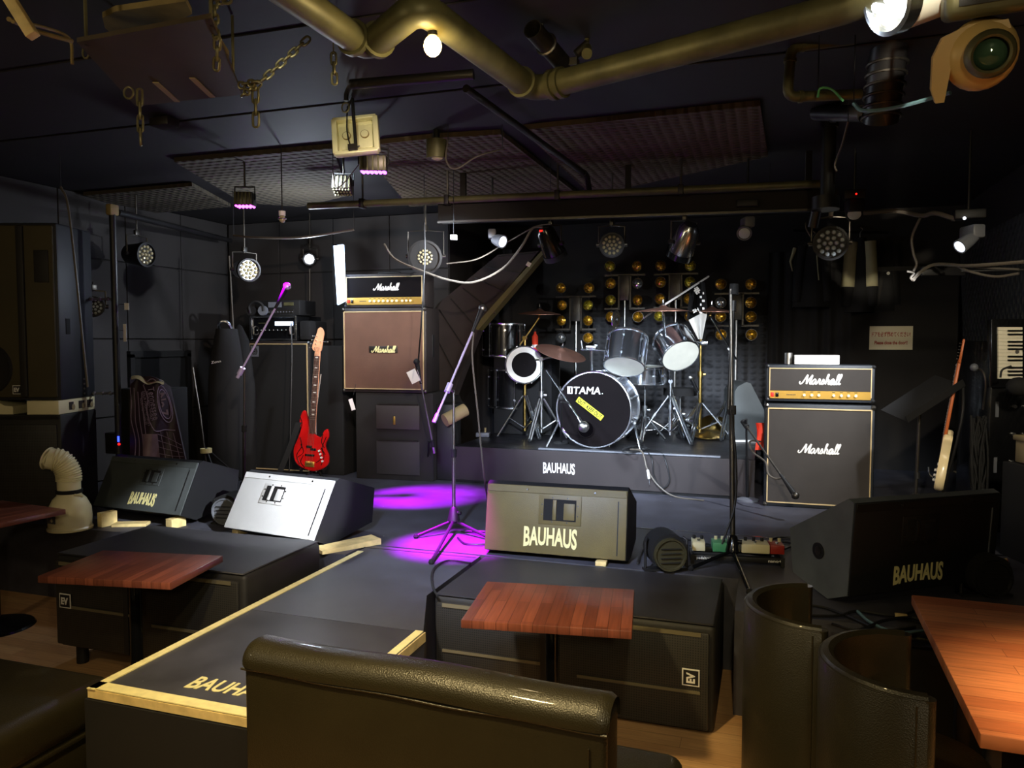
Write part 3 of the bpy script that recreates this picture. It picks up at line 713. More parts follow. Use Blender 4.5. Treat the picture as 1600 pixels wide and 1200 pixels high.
# purple batten lights: flat little cans looking down
def can(label, p, d_, w_, glow_, rz=0, tilt=0, cord=True, n=6):
    M = Matrix.Translation(p) @ Matrix.Rotation(R(rz), 4, 'Z') @ Matrix.Rotation(R(tilt), 4, 'X')
    b = MB().box((0, 0, .045), (w_, w_*.8, .09), 'steel_dark', M=M, bev=.006)
    for i in range(5): b.box((-w_*.4+w_*.2*i, -w_*.41, .045), (.008, .008, .085), 'pipe', M=M)
    l = MB()
    for i in range(n):
        for j in range(3): l.ball((-w_*.4+w_*.8*i/(n-1), -w_*.28+w_*.28*j, -.002), w_*.07, glow_, n=8, M=M)
    y = MB().tube([M @ V((-w_*.55, 0, .04)), M @ V((-w_*.55, 0, .13)), M @ V((w_*.55, 0, .13)), M @ V((w_*.55, 0, .04))], .006, 'black', n=6)
    y.cyl(M @ V((0, 0, .13)), (M @ V((0, 0, .13))).xy.to_3d()+V((0, 0, min(2.99, (M @ V((0, 0, .13))).z+.3))), .007, 'steel_dark', n=8)
    T('led_can_light', label, 'stage light', [('housing', b), ('led_row', l), ('bracket', y)])
pA = PD(584, 268, 4.5); pB = PD(383, 322, 5.3); pC = PD(535, 300, 4.9)
can('little finned light with glowing purple diodes below the square floodlight', pA, 4, .155, 'e_purple', rz=24, tilt=8)
can('little finned light with glowing magenta diodes over the left side', pB, 4, .125, 'e_magenta', rz=18, n=5)
can('unlit greenish little can light below the square floodlight', pC, 4, .12, 'pipe', rz=20, tilt=-20)
# square floodlight
M = frame(PD(556, 212, 4.0), RT+V((0, 0, .10)), V((0, 0, 1))-RT*.10+FW*.25)
b = MB(); w2, h2 = .215, .19
for (cx, cy, dx, dy) in ((0, h2/2, w2, .016), (0, -h2/2, w2, .016), (-w2/2, 0, .016, h2), (w2/2, 0, .016, h2)): b.box((cx, cy, 0), (dx+.012, dy+.004, .04), 'floodrefl', M=M, bev=.005)
b.box((0, 0, -.03), (w2, h2, .02), 'floodrefl', M=M)
rf = MB().box((-.045, .0, -.018), (.085, h2-.06, .01), 'floodrefl', M=M, bev=.003); rf.box((.045, 0, -.018), (.085, h2-.06, .01), 'floodrefl', M=M, bev=.003)
for cx in (-.05, .045): rf.cyl(M @ V((cx, .01, -.013)), M @ V((cx, .01, -.006)), .023, 'matpale', n=20); rf.cyl(M @ V((cx, .01, -.006)), M @ V((cx, .01, -.003)), .019, 'floodrefl', n=20)
yk = MB().tube([M @ V((0, .2, .03)), M @ V((.0, .1, .03)), M @ V((0.003, -h2/2, .03))], .009, 'black'); yk.tube([M @ V((-.03, .16, .02)), M @ V((-.04, .02, .02)), M @ V((-.02, -.08, .02)), M @ V((.02, -.07, .02))], .004, 'cable', sm=5)
yk.box((-.015, -.08, .03), (.045, .03, .02), 'pipe_dark', M=M)
hk = MB().tube([PD(540, 168, 3.95)+V((math.cos(a)*.022, 0, math.sin(a)*.025)) for a in [i*.52 for i in range(12)]], .004, 'chain', closed=True, n=6); hk.tube([PD(541, 130, 3.95), PD(541, 158, 3.95)], .012, 'pipe_dark'); hk.tube([PD(541, 175, 3.95), M @ V((0, .2, .03))], .005, 'steel')
T('floodlight', 'square floodlight with pale frame hanging below the ceiling pipes', 'stage light', [('frame', b), ('reflector', rf), ('bracket', yk), ('hanger', hk)])
# ceiling speaker pot
p = PD(682, 235, 4.6)
T('ceiling_lamp_pot', 'grey cylindrical ceiling pot lamp hanging before the foam', 'ceiling light', [('housing', MB().cyl(p+V((0, 0, -.05)), p+V((0, 0, .06)), .062, 'pipe', n=24).cyl(p+V((0, 0, .06)), V((p.x, p.y, 2.99)), .02, 'black')), ('lens', MB().ball(p+V((.01, -.01, -.05)), .035, 'lens', n=12, sc=(1, 1, .4)))])
# clear bulb sockets
for (x, y, d, lb) in ((441, 342, 5.0, 'small caged clear lamp left of the glowing white lamp'),):
    p = PD(x, y, d)
    T('caged_lamp', lb, 'ceiling light', [('cap', MB().cyl(p+V((0, 0, .02)), p+V((0, 0, .05)), .022, 'white', n=14).cyl(p+V((0, 0, .05)), V((p.x, p.y, 2.99)), .004, 'black')), ('glass', MB().ball(p, .022, 'lens', n=12, sc=(1, 1, 1.2))),
      ('cage', MB().tube([p+V((math.cos(a)*.026, math.sin(a)*.026, 0)) for a in [i*.6 for i in range(10)]], .0025, 'steel', closed=True, n=5))])
# hot bulb
bp_ = PD(676, 72, 2.55)
T('light_bulb', 'glowing warm bare bulb under the big pipe', 'ceiling light', [('bulb', MB().ball(bp_, .03, 'e_bulb', n=16, sc=(1, 1, 1.15))), ('socket', MB().cyl(bp_+V((0, 0, .033)), bp_+V((0, 0, .075)), .016, 'black', n=12).cyl(bp_+V((0, 0, .075)), V((bp_.x, bp_.y, 2.99)), .004, 'cable', n=6))])

# moving heads
def mover(label, base, bw, arm_c, arm_d, head_p, aim, hr, hl, lens='lens_c', body='plasticgrey', hang=2.98, led=None):
    base = V(base); bs = MB().box((base.x, base.y, base.z), bw, 'black', M=None, bev=.008)
    bs.cyl((base.x, base.y, base.z+bw[2]/2), (base.x, base.y, hang), .007, 'pipe_blk', n=8)
    ar = MB().box((0, 0, 0), arm_d, body, M=frame(arm_c, RT, (0, 0, 1)), bev=.012)
    hp = V(head_p); d = (V(aim)-hp).normalized(); q = d.to_track_quat('Z', 'Y').to_matrix().to_4x4(); q.translation = hp
    hd = MB().lathe([(.001, -hl), (hr*.7, -hl), (hr*.9, -hl*.6), (hr, -.01), (hr, .0), (hr*.85, .0), (hr*.8, -.008), (.001, -.008)], body, n=22, M=q)
    ln = MB().ball((0, 0, -.004), hr*.78, lens, n=14, sc=(1, 1, .25), M=q)
    pt = [('base', bs), ('yoke_arm', ar), ('head', hd), ('lens', ln)]
    if led: pt.append(('indicator', led))
    T('moving_head_light', label, 'stage light', pt)
c0 = PY(769, 350, 5.5); 
mover('small lit moving head beside the slanted stair', PY(768, 347, 5.5)+V((0, .02, .08)), (.16, .12, .05), PY(769, 366, 5.5), (.06, .07, .115), PY(786, 378, 5.45), PY(786, 378, 5.45)+RT*.75-FW*.6-UP*.35, .05, .09, lens='e_led')
mover('unlit moving head hanging from the right end of the beam', PY(1168, 328, 5.5)+V((0, 0, .04)), (.14, .12, .05), PY(1168, 348, 5.5), (.07, .07, .12), PY(1163, 365, 5.45), PY(1158, 440, 4.8), .05, .08)
led = MB().ball(PD(1507, 341, 4.55), .009, 'e_led', n=8)
mover('lit moving head with blue-white beam over the keyboard', PD(1513, 336, 4.6), (.165, .12, .055), PD(1519, 363, 4.6), (.075, .08, .15), PD(1499, 386, 4.55), PD(1499, 386, 4.55)-RT*.9-UP*.62-FW*.12, .044, .12, lens='e_led', led=led)
led = MB().ball(PD(1338, 303, 4.9), .006, 'e_red', n=8)
mover('black unlit moving head with a red indicator light', PD(1335, 305, 5.0), (.13, .1, .06), PD(1335, 322, 5.0), (.10, .08, .10), PD(1335, 335, 5.0), PD(1335, 420, 4.6), .055, .09, body='black', led=led)
# bright blown-out big can, upper right
pp = PD(1390, -2, 2.3)
par('large pale metal par can with glowing white diodes at the top right', pp, pp-RT*.93-UP*.30-FW*.16, .10, .34, body='head_wht', n_=7, glow_='e_led', ring='chrome', hang=2.99)
# big moving head at top right
q0 = PD(1541, 84, 2.12)
hz_ = (EYEV-q0).normalized()+RT*.12; Mh = frame(q0, V((0, 0, 1)).cross(hz_), hz_.cross(V((0, 0, 1)).cross(hz_)))
arm = MB().prism([(-.155, -.08), (-.14, -.12), (-.115, -.12), (-.10, -.02), (-.075, .03), (-.02, .055), (.06, .06), (.05, .085), (-.06, .085), (-.13, .06), (-.155, .01)], -.04, .03, 'fixture_beige', M=Mh @ Matrix.Diagonal((.85, .95, 1, 1)), plane='xy')
head = MB().ball((-.012, 0, -.01), .092, 'fixture_beige', n=24, sc=(1, 1.05, .85), M=Mh)
collar = MB().lathe([(.060, .05), (.062, .085), (.056, .104), (.048, .112), (.042, .108), (.042, .06)], 'pipe', n=28, M=Mh)
lens = MB().ball((0, 0, .078), .044, 'glass_green', n=20, sc=(1, 1, .5), M=Mh)
base = MB().box((.02, .145, -.02), (.26, .10, .2), 'pipe', M=Mh, bev=.02, seg=3); base.box((-.02, .15, .082), (.12, .045, .008), 'black', M=Mh); base.box((.085, .165, .084), (.04, .02, .006), 'plasticgrey', M=Mh); base.cyl(Mh @ V((.02, .19, -.02)), V(((Mh @ V((.02, .19, -.02))).x, (Mh @ V((.02, .19, -.02))).y, 2.99)), .03, 'black')
T('moving_head_light', 'large beige moving head with a round greenish lens, top right corner', 'stage light', [('base', base), ('yoke_arm', arm), ('head', head), ('collar', collar), ('lens', lens, 'round greenish glass lens')])

# ================================================================== pipes, beams and ceiling foam
def ringpipe(name, label, pts, r, m, fl=(), cat='pipe', sm=0):
    b = MB().tube(pts, r, m, n=18, sm=sm); f = MB()
    for a, bq in fl: f.cyl(a, bq, r*1.22, m, n=18)
    return T(name, label, cat, [('pipe_run', b), ('coupling', f)] if fl else b)
def rnd(pts, rad=.07, n=5):
    out = [pts[0]]
    for i in range(1, len(pts)-1):
        a, b, c = pts[i-1:i+2]; u = (a-b).normalized(); v = (c-b).normalized(); p0 = b+u*rad; p1 = b+v*rad
        for j in range(n+1): t = j/n; out.append(p0*(1-t)**2+b*2*t*(1-t)+p1*t*t)
    return out+[pts[-1]]
zc = 2.8
A = [PZ(380, -60, zc), PZ(575, 75, zc), PZ(655, 8, zc), PZ(832, 141, zc), PZ(1352, 4, zc), PZ(1440, -60, zc)]
fl = []
for i, j, t in ((1, 0, .09), (1, 2, .08), (3, 2, .10), (3, 4, .10), (3, 4, .14)):
    u = (A[j]-A[i]).normalized(); fl.append((A[i]+u*t, A[i]+u*(t+.022)))
ringpipe('ceiling_pipe', 'big olive pipe zigzagging under the ceiling with flanged elbows', rnd(A, .1), .052, 'pipe', fl)
B = [PZ(728, 138, 2.93), PZ(917, 274, 2.86), PZ(921, 298, 2.80)]
ringpipe('ceiling_pipe', 'thin dark pipe running diagonally before the ceiling foam', rnd(B, .04), .019, 'pipe_dark', [(B[1]+(B[0]-B[1]).normalized()*.05, B[1]+(B[0]-B[1]).normalized()*.075)])
ringpipe('ceiling_pipe', 'short dark duct behind the glowing bulb', [PD(548, 132, 3.4), PD(740, 116, 3.3)], .022, 'pipe_blk')
d3 = 3.3
Cc = [PD(1346, 60, d3), PD(1236, 74, d3), PD(1230, 152, d3), PD(1345, 147, d3)]
ringpipe('ceiling_pipe', 'pale U-shaped thin pipe at the upper right', rnd(Cc, .045), .022, 'pipe', [(Cc[1]+(Cc[0]-Cc[1]).normalized()*.04, Cc[1]+(Cc[0]-Cc[1]).normalized()*.055), (Cc[1]+(Cc[2]-Cc[1]).normalized()*.05, Cc[1]+(Cc[2]-Cc[1]).normalized()*.065), (Cc[2]+(Cc[3]-Cc[2]).normalized()*.05, Cc[2]+(Cc[3]-Cc[2]).normalized()*.065)])
ringpipe('drain_pipe', 'dark vertical pipe dropping from the ceiling at the upper right', [PD(1296, 175, 4.4), PD(1293, 312, 4.4)], .04, 'pipe_blk', [(PD(1296, 185, 4.4), PD(1296, 200, 4.4))])
ringpipe('drain_pipe', 'thick horizontal pipe joint above the dark vertical pipe', [PD(1275, 176, 4.2), PD(1350, 178, 3.9)], .042, 'pipe_dark', [(PD(1300, 176, 4.1), PD(1310, 176, 4.08))])
b = MB(); a0, a1 = PD(1392, 50, 3.3), PD(1376, 190, 3.5)
b.tube([a0+(a1-a0)*t for t in (0, .3, .6, 1)], .075, 'pipe_blk', n=20)
for i in range(6): p = a0+(a1-a0)*(.35+i*.12); b.tube([p+V((.082*math.cos(t), .082*math.sin(t), .0)) for t in [j*.35 for j in range(18)]], .007, 'steel_dark', closed=True, n=6)
T('flexible_duct', 'black ribbed duct under the blown-out par can', 'duct', b)
T('steel_drum_cap', 'black round junction box under the vertical pipe', 'junction box', MB().cyl(PD(1290, 308, 4.4), PD(1290, 328, 4.4), .075, 'pipe_blk', n=24).cyl(PD(1278, 318, 4.45), PD(1270, 355, 4.5), .03, 'pipe_blk'))
# lighting rail
z = 2.75
r0, r1 = PZ(482, 322, z), PZ(1290, 287, z)
b = MB().tube([r0, r1], .026, 'pipe', n=14)
f = MB()
for t in (.12, .3, .52, .75): p = r0+(r1-r0)*t; f.cut(); f.cyl((p.x, p.y, z+.02), (p.x, p.y, 2.99), .008, 'steel_dark', n=8); f.box((p.x, p.y, z), (.035, .07, .07), 'pipe_dark', bev=.006)
T('lighting_rail', 'long horizontal pipe carrying lamps across the room', 'lighting rail', [('rail', b), ('hanger', f)])
b = MB().box((0, 0, 0), (2.75, .12, .13), 'wall_dark', M=frame((PZ(690, 345, 2.6)+PZ(1290, 330, 2.6))/2+V((0, .06, .07)), (1, .12, 0), (0, 1, 0)))
b.box((0, -.07, -.07), (2.75, .015, .015), 'steel_dark', M=frame((PZ(690, 345, 2.6)+PZ(1290, 330, 2.6))/2+V((0, .06, .07)), (1, .12, 0), (0, 1, 0)))
for t in (-1.2, 0, 1.2): b.box((t, 0, .22), (.04, .04, .34), 'wall_dark', M=frame((PZ(690, 345, 2.6)+PZ(1290, 330, 2.6))/2+V((0, .06, .07)), (1, .12, 0), (0, 1, 0)))
T('lamp_beam', 'black wooden beam below the rail from which the stage lamps hang', 'beam', b)
# left rail and its pole
ra, rb = V((-5.25, 3.6, 2.62)), V((-5.2, 6.95, 2.62))
T('lighting_rail', 'dark pipe running back along the left wall', 'lighting rail', MB().tube([PD(184, 332, 5.7), PD(360, 376, 8.0)], .024, 'pipe_blk', n=12))
pl = PD(187, 742, 5.75); pt = PD(184, 336, 5.75)
b = MB().cyl((pl.x, pl.y, ST), (pl.x, pl.y, pt.z+.03), .024, 'pipe_blk', n=14)
f = MB().box((pl.x, pl.y, pt.z+.02), (.05, .08, .08), 'matpale', bev=.01)
g = MB()
for zz in (PD(187, 468, 5.75).z, PD(187, 614, 5.75).z):
    g.cut(); g.tube([V((pl.x, pl.y, zz)), V((pl.x, pl.y, zz))-RT*.2], .009, 'steel', n=8)
    for i in range(3): g.ball(V((pl.x, pl.y, zz))-RT*(.05+.06*i), .016, 'steel', n=8)
T('scaffold_pole', 'black upright pole beside the left loudspeaker with side arms', 'pole', [('pole', b), ('top_clamp', f), ('side_arm', g, 'bright steel arm with knuckles')])
for (x, y, w_, h_, lb) in ((198, 479, .034, .05, 'small white card hanging on the black upright pole'), (195, 520, .022, .13, 'narrow white paper strip taped to the black upright pole')):
    T('paper_tag', lb, 'paper', MB().box((0, 0, 0), (w_, h_*1.0, .003), 'white', M=frame(PD(x, y, 5.7), RT, (0, 0, 1))).cyl(PD(x, y-3, 5.71), PD(186.5, y-4, 5.74), .002, 'pipe_blk', n=5))
# ceiling foam panels
def cfoam(label, pts, m, z=2.985, t=.03, wavy=0):
    q = [PZ(x, y, z) for x, y in pts]
    T('acoustic_foam_panel', label, 'acoustic foam', MB().slab([(p.x, p.y, z) for p in q], -t, m, nrm=(0, 0, 1)))
cfoam('large ribbed brown foam panel on the ceiling right of the diagonal pipe', [(815, 195), (1188, 156), (1200, 238), (925, 300)], 'foam_c', 2.99)
cfoam('brown foam panel on the ceiling behind the grey pot lamp', [(590, 218), (680, 208), (782, 202), (905, 300), (640, 318), (600, 270)], 'foam_c', 2.99)
cfoam('dark ribbed foam panel on the ceiling left of the square floodlight', [(272, 246), (520, 224), (545, 300), (470, 318), (380, 312)], 'foam_d', 2.99)
cfoam('dark foam panel on the ceiling above the left wall', [(130, 300), (300, 285), (360, 318), (220, 330)], 'foam_d', 2.99)
# hanging board and mats, upper left
z = 2.72
bd = MB().slab([PZ(x, y, z) for x, y in ((120, 66), (330, 28), (378, 148), (212, 166))], .015, 'panelbrown', nrm=(0, 0, 1))
s1 = MB(); 
for (x0, y0, x1, y1) in ((243, 128, 277, 158), (300, 121, 332, 151)):
    a, c = PZ(x0, y0, z-.002), PZ(x1, y1, z-.002); u = (c-a).normalized(); wv = V((-u.y, u.x, 0))*.011; s1.slab([a-wv, c-wv, c+wv, a+wv], -.004, 'strip', nrm=(0, 0, 1))
hg = MB()
for x, y in ((330, 40), (365, 135), (215, 150), (135, 70)): p = PZ(x, y, z); hg.cut(); hg.cyl(p, V((p.x, p.y, 2.99)), .006, 'chain', n=6)
T('hanging_board', 'brown board hung flat under the ceiling at the upper left, two pale strips on it', 'board', [('board', bd), ('pale_strip', s1, 'two pale parallel strips'), ('hanger', hg)])
T('foam_mat', 'pale rounded mat tucked above the hanging board', 'mat', MB().slab([PZ(x, y, 2.86) for x, y in ((160, 28), (180, 18), (290, 2), (300, 22), (262, 42), (174, 52), (164, 44))], .02, 'matpale', nrm=(0, 0, 1)))
T('foam_mat', 'pale rounded mat at the right corner of the hanging board', 'mat', MB().slab([PZ(x, y, 2.80) for x, y in ((312, 40), (325, 38), (358, 88), (358, 98), (350, 110), (308, 66))], .02, 'matpale', nrm=(0, 0, 1)))
T('junction_box', 'small dark box on the ceiling below the hanging board', 'junction box', MB().box(PZ(257, 192, 2.96), (.13, .10, .05), 'pipe_dark', bev=.01))
T('wood_batten', 'brightly lit wood batten end at the top left corner', 'wood', MB().box((0, 0, 0), (.035, .22, .035), 'ply', M=frame(PD(24, 12, 2.5), RT*.8+UP*.5, UP), bev=.003))
T('rope', 'knotted brown rope strung along the upper left', 'rope', MB().tube([PD(14, 30, 2.5), PD(50, 46, 2.7), PD(85, 57, 2.8), PD(112, 64, 2.9)], .008, 'matpale', sm=6).tube([PD(20, 34, 2.5), PD(66, 42, 2.7), PD(108, 60, 2.9), PD(113, 100, 2.9)], .006, 'matpale', sm=6))
# chains
def chain(label, a, b, n, L_=.042, r=.0048, w_=.012, sag=0, extra=None):
    m = MB(); a, b = V(a), V(b); d = (b-a).normalized(); s_ = d.orthogonal().normalized(); t_ = d.cross(s_)
    segs = [(a, b, n)]+(extra or [])
    for a, b, n in segs:
        a, b = V(a), V(b); d = (b-a).normalized(); s_ = RT-d*RT.dot(d); s_.normalize(); t_ = d.cross(s_)
        for i in range(n):
            c = a+(b-a)*((i+.5)/n); h = (b-a).length/n*.66; u = s_ if i % 2 == 0 else (t_*.9+s_*.35).normalized()
            pts = []
            for j in range(12):
                an = 2*math.pi*j/12; pts.append(c+u*w_*math.cos(an)*1.0+d*(math.sin(an)*w_+(h-w_)*(1 if math.sin(an) > 0 else -1)*(abs(math.sin(an)) > .01)))
            m.tube(pts, r, 'chain', closed=True, n=6)
    return T('chain', label, 'chain', m)
ch = [PD(482, 60, 2.95), PD(396, 138, 2.95)]
knot = [(PD(398, 134, 2.93)+V((0, 0, 0)), PD(378, 150, 2.93), 4), (PD(404, 128, 2.9), PD(374, 134, 2.95), 4), (PD(399, 140, 2.95), PD(400, 196, 2.95), 3)]
chain('steel chain slanting up to the right from a knot, upper left', ch[0], ch[1], 9, extra=knot)
chain('short steel chain hanging below the left edge of the brown board', PD(218, 142, 2.95), PD(220, 224, 2.95), 4, w_=.011)
chain('very short steel chain below the elbow of the big pipe', PD(521, 84, 3.1), PD(523, 130, 3.1), 3, w_=.011)
T('chain_hook', 'thin ceiling hook holding the very short steel chain', 'hook', MB().cyl(PD(521, 86, 3.1), (PD(521, 86, 3.1).x, PD(521, 86, 3.1).y, ZC-.002), .003, 'chain', n=6))
chain('tangled chain hanging at the right corner of the brown board', PD(335, 0, 2.5), PD(338, 60, 2.5), 5, w_=.010, extra=[(PD(330, 5, 2.5), PD(360, 0, 2.5), 3), (PD(340, 60, 2.5), PD(338, 108, 2.55), 3)])
T('metal_ring', 'steel ring hanging from the left edge of the brown board', 'ring', MB().tube([PD(201, 145, 2.9)+RT*(.018*math.cos(t))+UP*(.022*math.sin(t)) for t in [i*.45 for i in range(14)]], .004, 'chain', closed=True, n=6))
T('metal_ring', 'steel ring hooked on the end of the knotted rope', 'ring', MB().tube([PD(134, 82, 2.9)+RT*(.012*math.cos(t))+UP*(.022*math.sin(t)) for t in [i*.45 for i in range(14)]], .004, 'chain', closed=True, n=6))
# rolled black tubes hanging at top centre
b = MB(); a, c = PD(832, 45, 3.0), PD(880, 100, 3.25)
b.lathe([(.034, 0), (.038, 0), (.038, (c-a).length), (.034, (c-a).length), (.034, 0)], 'pipe_dark', n=20, M=along(a, c)[0])
hb = MB().tube([(a+(c-a)*.42)+along(a, c)[0].to_3x3() @ V((.041*math.cos(t), .041*math.sin(t), 0)) for t in [i*.45 for i in range(14)]], .007, 'steel', closed=True, n=6); hb.cyl(a+(c-a)*.3, (a+(c-a)*.3)+V((0, 0, .2)), .006, 'steel')
hb.box((c+V((.03, 0, 0))), (.07, .05, .03), 'steel_dark'); hb.cyl(PD(900, 85, 3.2), PD(918, 68, 3.2), .018, 'steel_dark')
T('tube_holder', 'black open-ended tube hanging above the big pipe at top centre', 'tube', [('tube', b), ('hanger_band', hb, 'bright steel band and bracket')])
T('ceiling_hook', 'small round knob fitting right of the hanging tube', 'fitting', MB().cyl(PD(917, 76, 3.2), PD(917, 84, 3.1), .022, 'pipe', n=16).cyl(PD(917, 74, 3.22), V((PD(917, 74, 3.22).x, PD(917, 74, 3.22).y, 2.99)), .01, 'pipe'))
# sagging leads
def cable(label, pts, r=.006, m='cable_g', name='cable', sm=6, group=None, tie=()):
    # tie: points from which a thin wire holds the cable to the ceiling
    b = MB().tube(pts, r, m, n=6, sm=sm)
    for i in tie: p = pts[i]; b.cyl(p, (p.x, p.y, ZC-.002), .0025, 'pipe_blk', n=5)
    return T(name, label, 'cable', b, group=group)
cable('pale lead sagging over the left wall to the bass rig', [PD(365, 368, 6.3), PD(400, 371, 6.2), PD(470, 371, 6.1), PD(553, 359, 6)], .009, tie=(0, -1))
cable('long pale cable drooping in front of the slanted stair', [PD(600, 381, 5.9), PD(618, 405, 5.9), PD(662, 424, 5.85), PD(700, 437, 5.8), PD(740, 441, 5.7), PD(785, 420, 5.6), PD(815, 385, 5.5), PD(832, 357, 5.45), PD(848, 355, 5.4)], .0085)
cable('second thin cable looping behind the small lit moving head', [PD(698, 412, 6), PD(745, 405, 5.9), PD(790, 380, 5.8), PD(835, 355, 5.6), PD(860, 350, 5.5)], .005, tie=(-1,))
cable('thin lead from the lamp beam down in front of the left amplifier head', [PD(663, 347, 5.7), PD(664, 400, 5.72), PD(660, 480, 5.75), PD(654, 560, 5.8), PD(652, 575, 5.8)], .006, 'cable', tie=(0,))
cable('pale cable hanging down the side of the left loudspeaker', [PD(95, 292, 5.2), PD(106, 320, 5.2), PD(118, 420, 5.2), PD(128, 520, 5.2), PD(137, 605, 5.2)], .008, tie=(0,))
cable('lead curling from the grey pot lamp', [PD(700, 218, 4.5), PD(697, 250, 4.5), PD(712, 264, 4.5), PD(745, 245, 4.5), PD(785, 233, 4.5)], .005, tie=(0, -1))
cable('thin lead from the unlit can light up to the floodlight', [PD(520, 266, 4.7), PD(525, 292, 4.7), PD(538, 285, 4.7), PD(560, 258, 4.6)], .004, tie=(0,))
cable('green wire looped over the U-shaped pipe', [PD(1278, 152, 3.2), PD(1282, 138, 3.18), PD(1300, 140, 3.18), PD(1318, 158, 3.18)], .005, 'cable_green', tie=(0,))
cable('blue-grey cable from the U-shaped pipe to the big moving head', [PD(1334, 162, 3.2), PD(1350, 173, 3.1), PD(1400, 168, 3.0), PD(1485, 145, 2.8)], .008, 'cable_blue', tie=(0,))
cable('thin lead dropping from the pipe joint at the upper right', [PD(1325, 190, 3.9), PD(1316, 225, 4), PD(1305, 255, 4.1), PD(1307, 268, 4.1)], .005, tie=(0,))
cable('bundle of cables along the right lamp beam', [PD(1350, 333, 4.9), PD(1400, 330, 4.9), PD(1440, 337, 4.8), PD(1460, 333, 4.7), PD(1492, 342, 4.6)], .014)
cable('cable looping down left of the foam-covered side wall', [PD(1438, 340, 4.8), PD(1425, 370, 4.9), PD(1427, 395, 4.9), PD(1432, 412, 4.9), PD(1427, 424, 4.9)], .008)
cable('thick cable running level to the right edge above the foam', [PD(1425, 438, 4.9), PD(1445, 420, 4.9), PD(1465, 413, 4.85), PD(1515, 415, 4.6), PD(1600, 409, 4.4)], .011)
cable('cable sagging below the level cables at the right edge', [PD(1490, 413, 4.75), PD(1515, 424, 4.6), PD(1555, 432, 4.5), PD(1592, 427, 4.4)], .008)
cable('middle one of the three cables leading to the right edge', [PD(1470, 413, 4.8), PD(1530, 418, 4.6), PD(1592, 421, 4.4)], .007)
cable('twisted knot of cable left of the foam-covered side wall', [PD(1417, 424, 4.9), PD(1428, 427, 4.9), PD(1423, 434, 4.9), PD(1428, 438, 4.9), PD(1433, 428, 4.9), PD(1440, 423, 4.9)], .007)
T('cable_tray', 'short dark tray under the cable bundle beside the foam wall', 'tray', MB().box((0, 0, 0), (.28, .06, .03), 'pipe_blk', M=frame(PD(1473, 424, 4.95), RT, UP), bev=.008).cyl(PD(1495, 424, 4.95), (XR, PD(1495, 424, 4.95).y+.02, PD(1495, 424, 4.95).z), .01, 'pipe_blk'))
cable('bare hook-shaped wire hanging left of the unlit par by the jackets', [PD(1259, 348, 5.2), PD(1260, 358, 5.2), PD(1268, 372, 5.2), PD(1268, 378, 5.2), PD(1262, 381, 5.2)], .005)
for (x, y, lb) in ((1202, 329, 'first small white plug box hanging right of the drum lamps'), (709, 371, 'small pink-lit plug hanging right of the amplifier head lamp')):
    T('cable_connector', lb, 'connector', MB().box((0, 0, 0), (.05, .035, .03), 'white', M=frame(PD(x, y, 5.5), RT, UP), bev=.004).cyl(PD(x, y-3, 5.5), (PD(x, y, 5.5).x, PD(x, y, 5.5).y, ZC-.002), .0025, 'pipe_blk', n=5))
T('paper_tag', 'small white tag clipped to the edge of the slanted stair', 'paper', MB().box((0, 0, 0), (.036, .036, .003), 'white', M=frame(PD(826, 413, 6.4), RT-UP*.6, UP)))

# ================================================================== guitar amplifiers
def amp_head(label, loc, rz, w_, h_, tol, pipe_m, panel, knobs, script_w, red=True, scx=0):
    body = MB().box((0, .12, h_/2), (w_, .25, h_), tol, bev=.012, seg=2)
    fr = MB(); ph = h_*.22; fz = h_*.60; fh = h_*.60
    fr.box((0, -.004, fz), (w_-.05, .012, fh), 'grille_blk' if tol == 'tolex' else 'head_blk', bev=.002, seg=1)
    pb = MB()
    for (x, z, dx, dz) in ((0, fz+fh/2, w_-.05, .006), (-(w_-.05)/2, fz-.02, .006, fh+.05), ((w_-.05)/2, fz-.02, .006, fh+.05)): pb.box((x, -.01, z), (dx, .01, dz), pipe_m)
    pn = MB().box((0, -.005, h_*.19), (w_-.05, .012, ph), panel, bev=.002, seg=1)
    kb = MB()
    for q in knobs: kb.cyl((q*w_, -.011, h_*.19), (q*w_, -.026, h_*.19), .0095, 'cream', n=12)
    sw = MB().box((-w_*.44, -.016, h_*.19), (.022, .014, .03), 'e_red' if red else 'redcloth', bev=.002); sw2 = MB().box((-w_*.395, -.016, h_*.19), (.022, .014, .03), 'blackgloss', bev=.002)
    pt = MB()
    for i in range(6): pt.box((-w_*.30+i*.011, -.0115, h_*.19), (.007, .002, .008), 'steel_dark')
    pt.cut()
    for q in knobs: pt.box((q*w_, -.0115, h_*.19+.022), (.02, .002, .004), 'blackmatte')
    sc = MB().script(script_w, 'white', frame((scx, -.012, fz), (1, 0, 0), (0, 0, 1)), th=.004)
    cr = [('corner_cap', MB().ball((sx*(w_/2-.01), .005, zz), .017, 'black', n=8)) for sx in (-1, 1) for zz in (.014, h_-.014)]
    hd = MB().tube([(-.09, .12, h_), (-.09, .12, h_+.018), (.09, .12, h_+.018), (.09, .12, h_)], .01, 'black', sm=3, n=6)
    T('amplifier_head', label, 'amplifier', [('cabinet', body), ('front_cloth', fr), ('piping', pb), ('control_panel', pn, [('panel_print', pt)], 'gold control panel'), ('lettering', sc), ('power_switch', sw), ('standby_switch', sw2), ('knob', kb), ('handle', hd)]+cr, loc=loc, rz=rz)
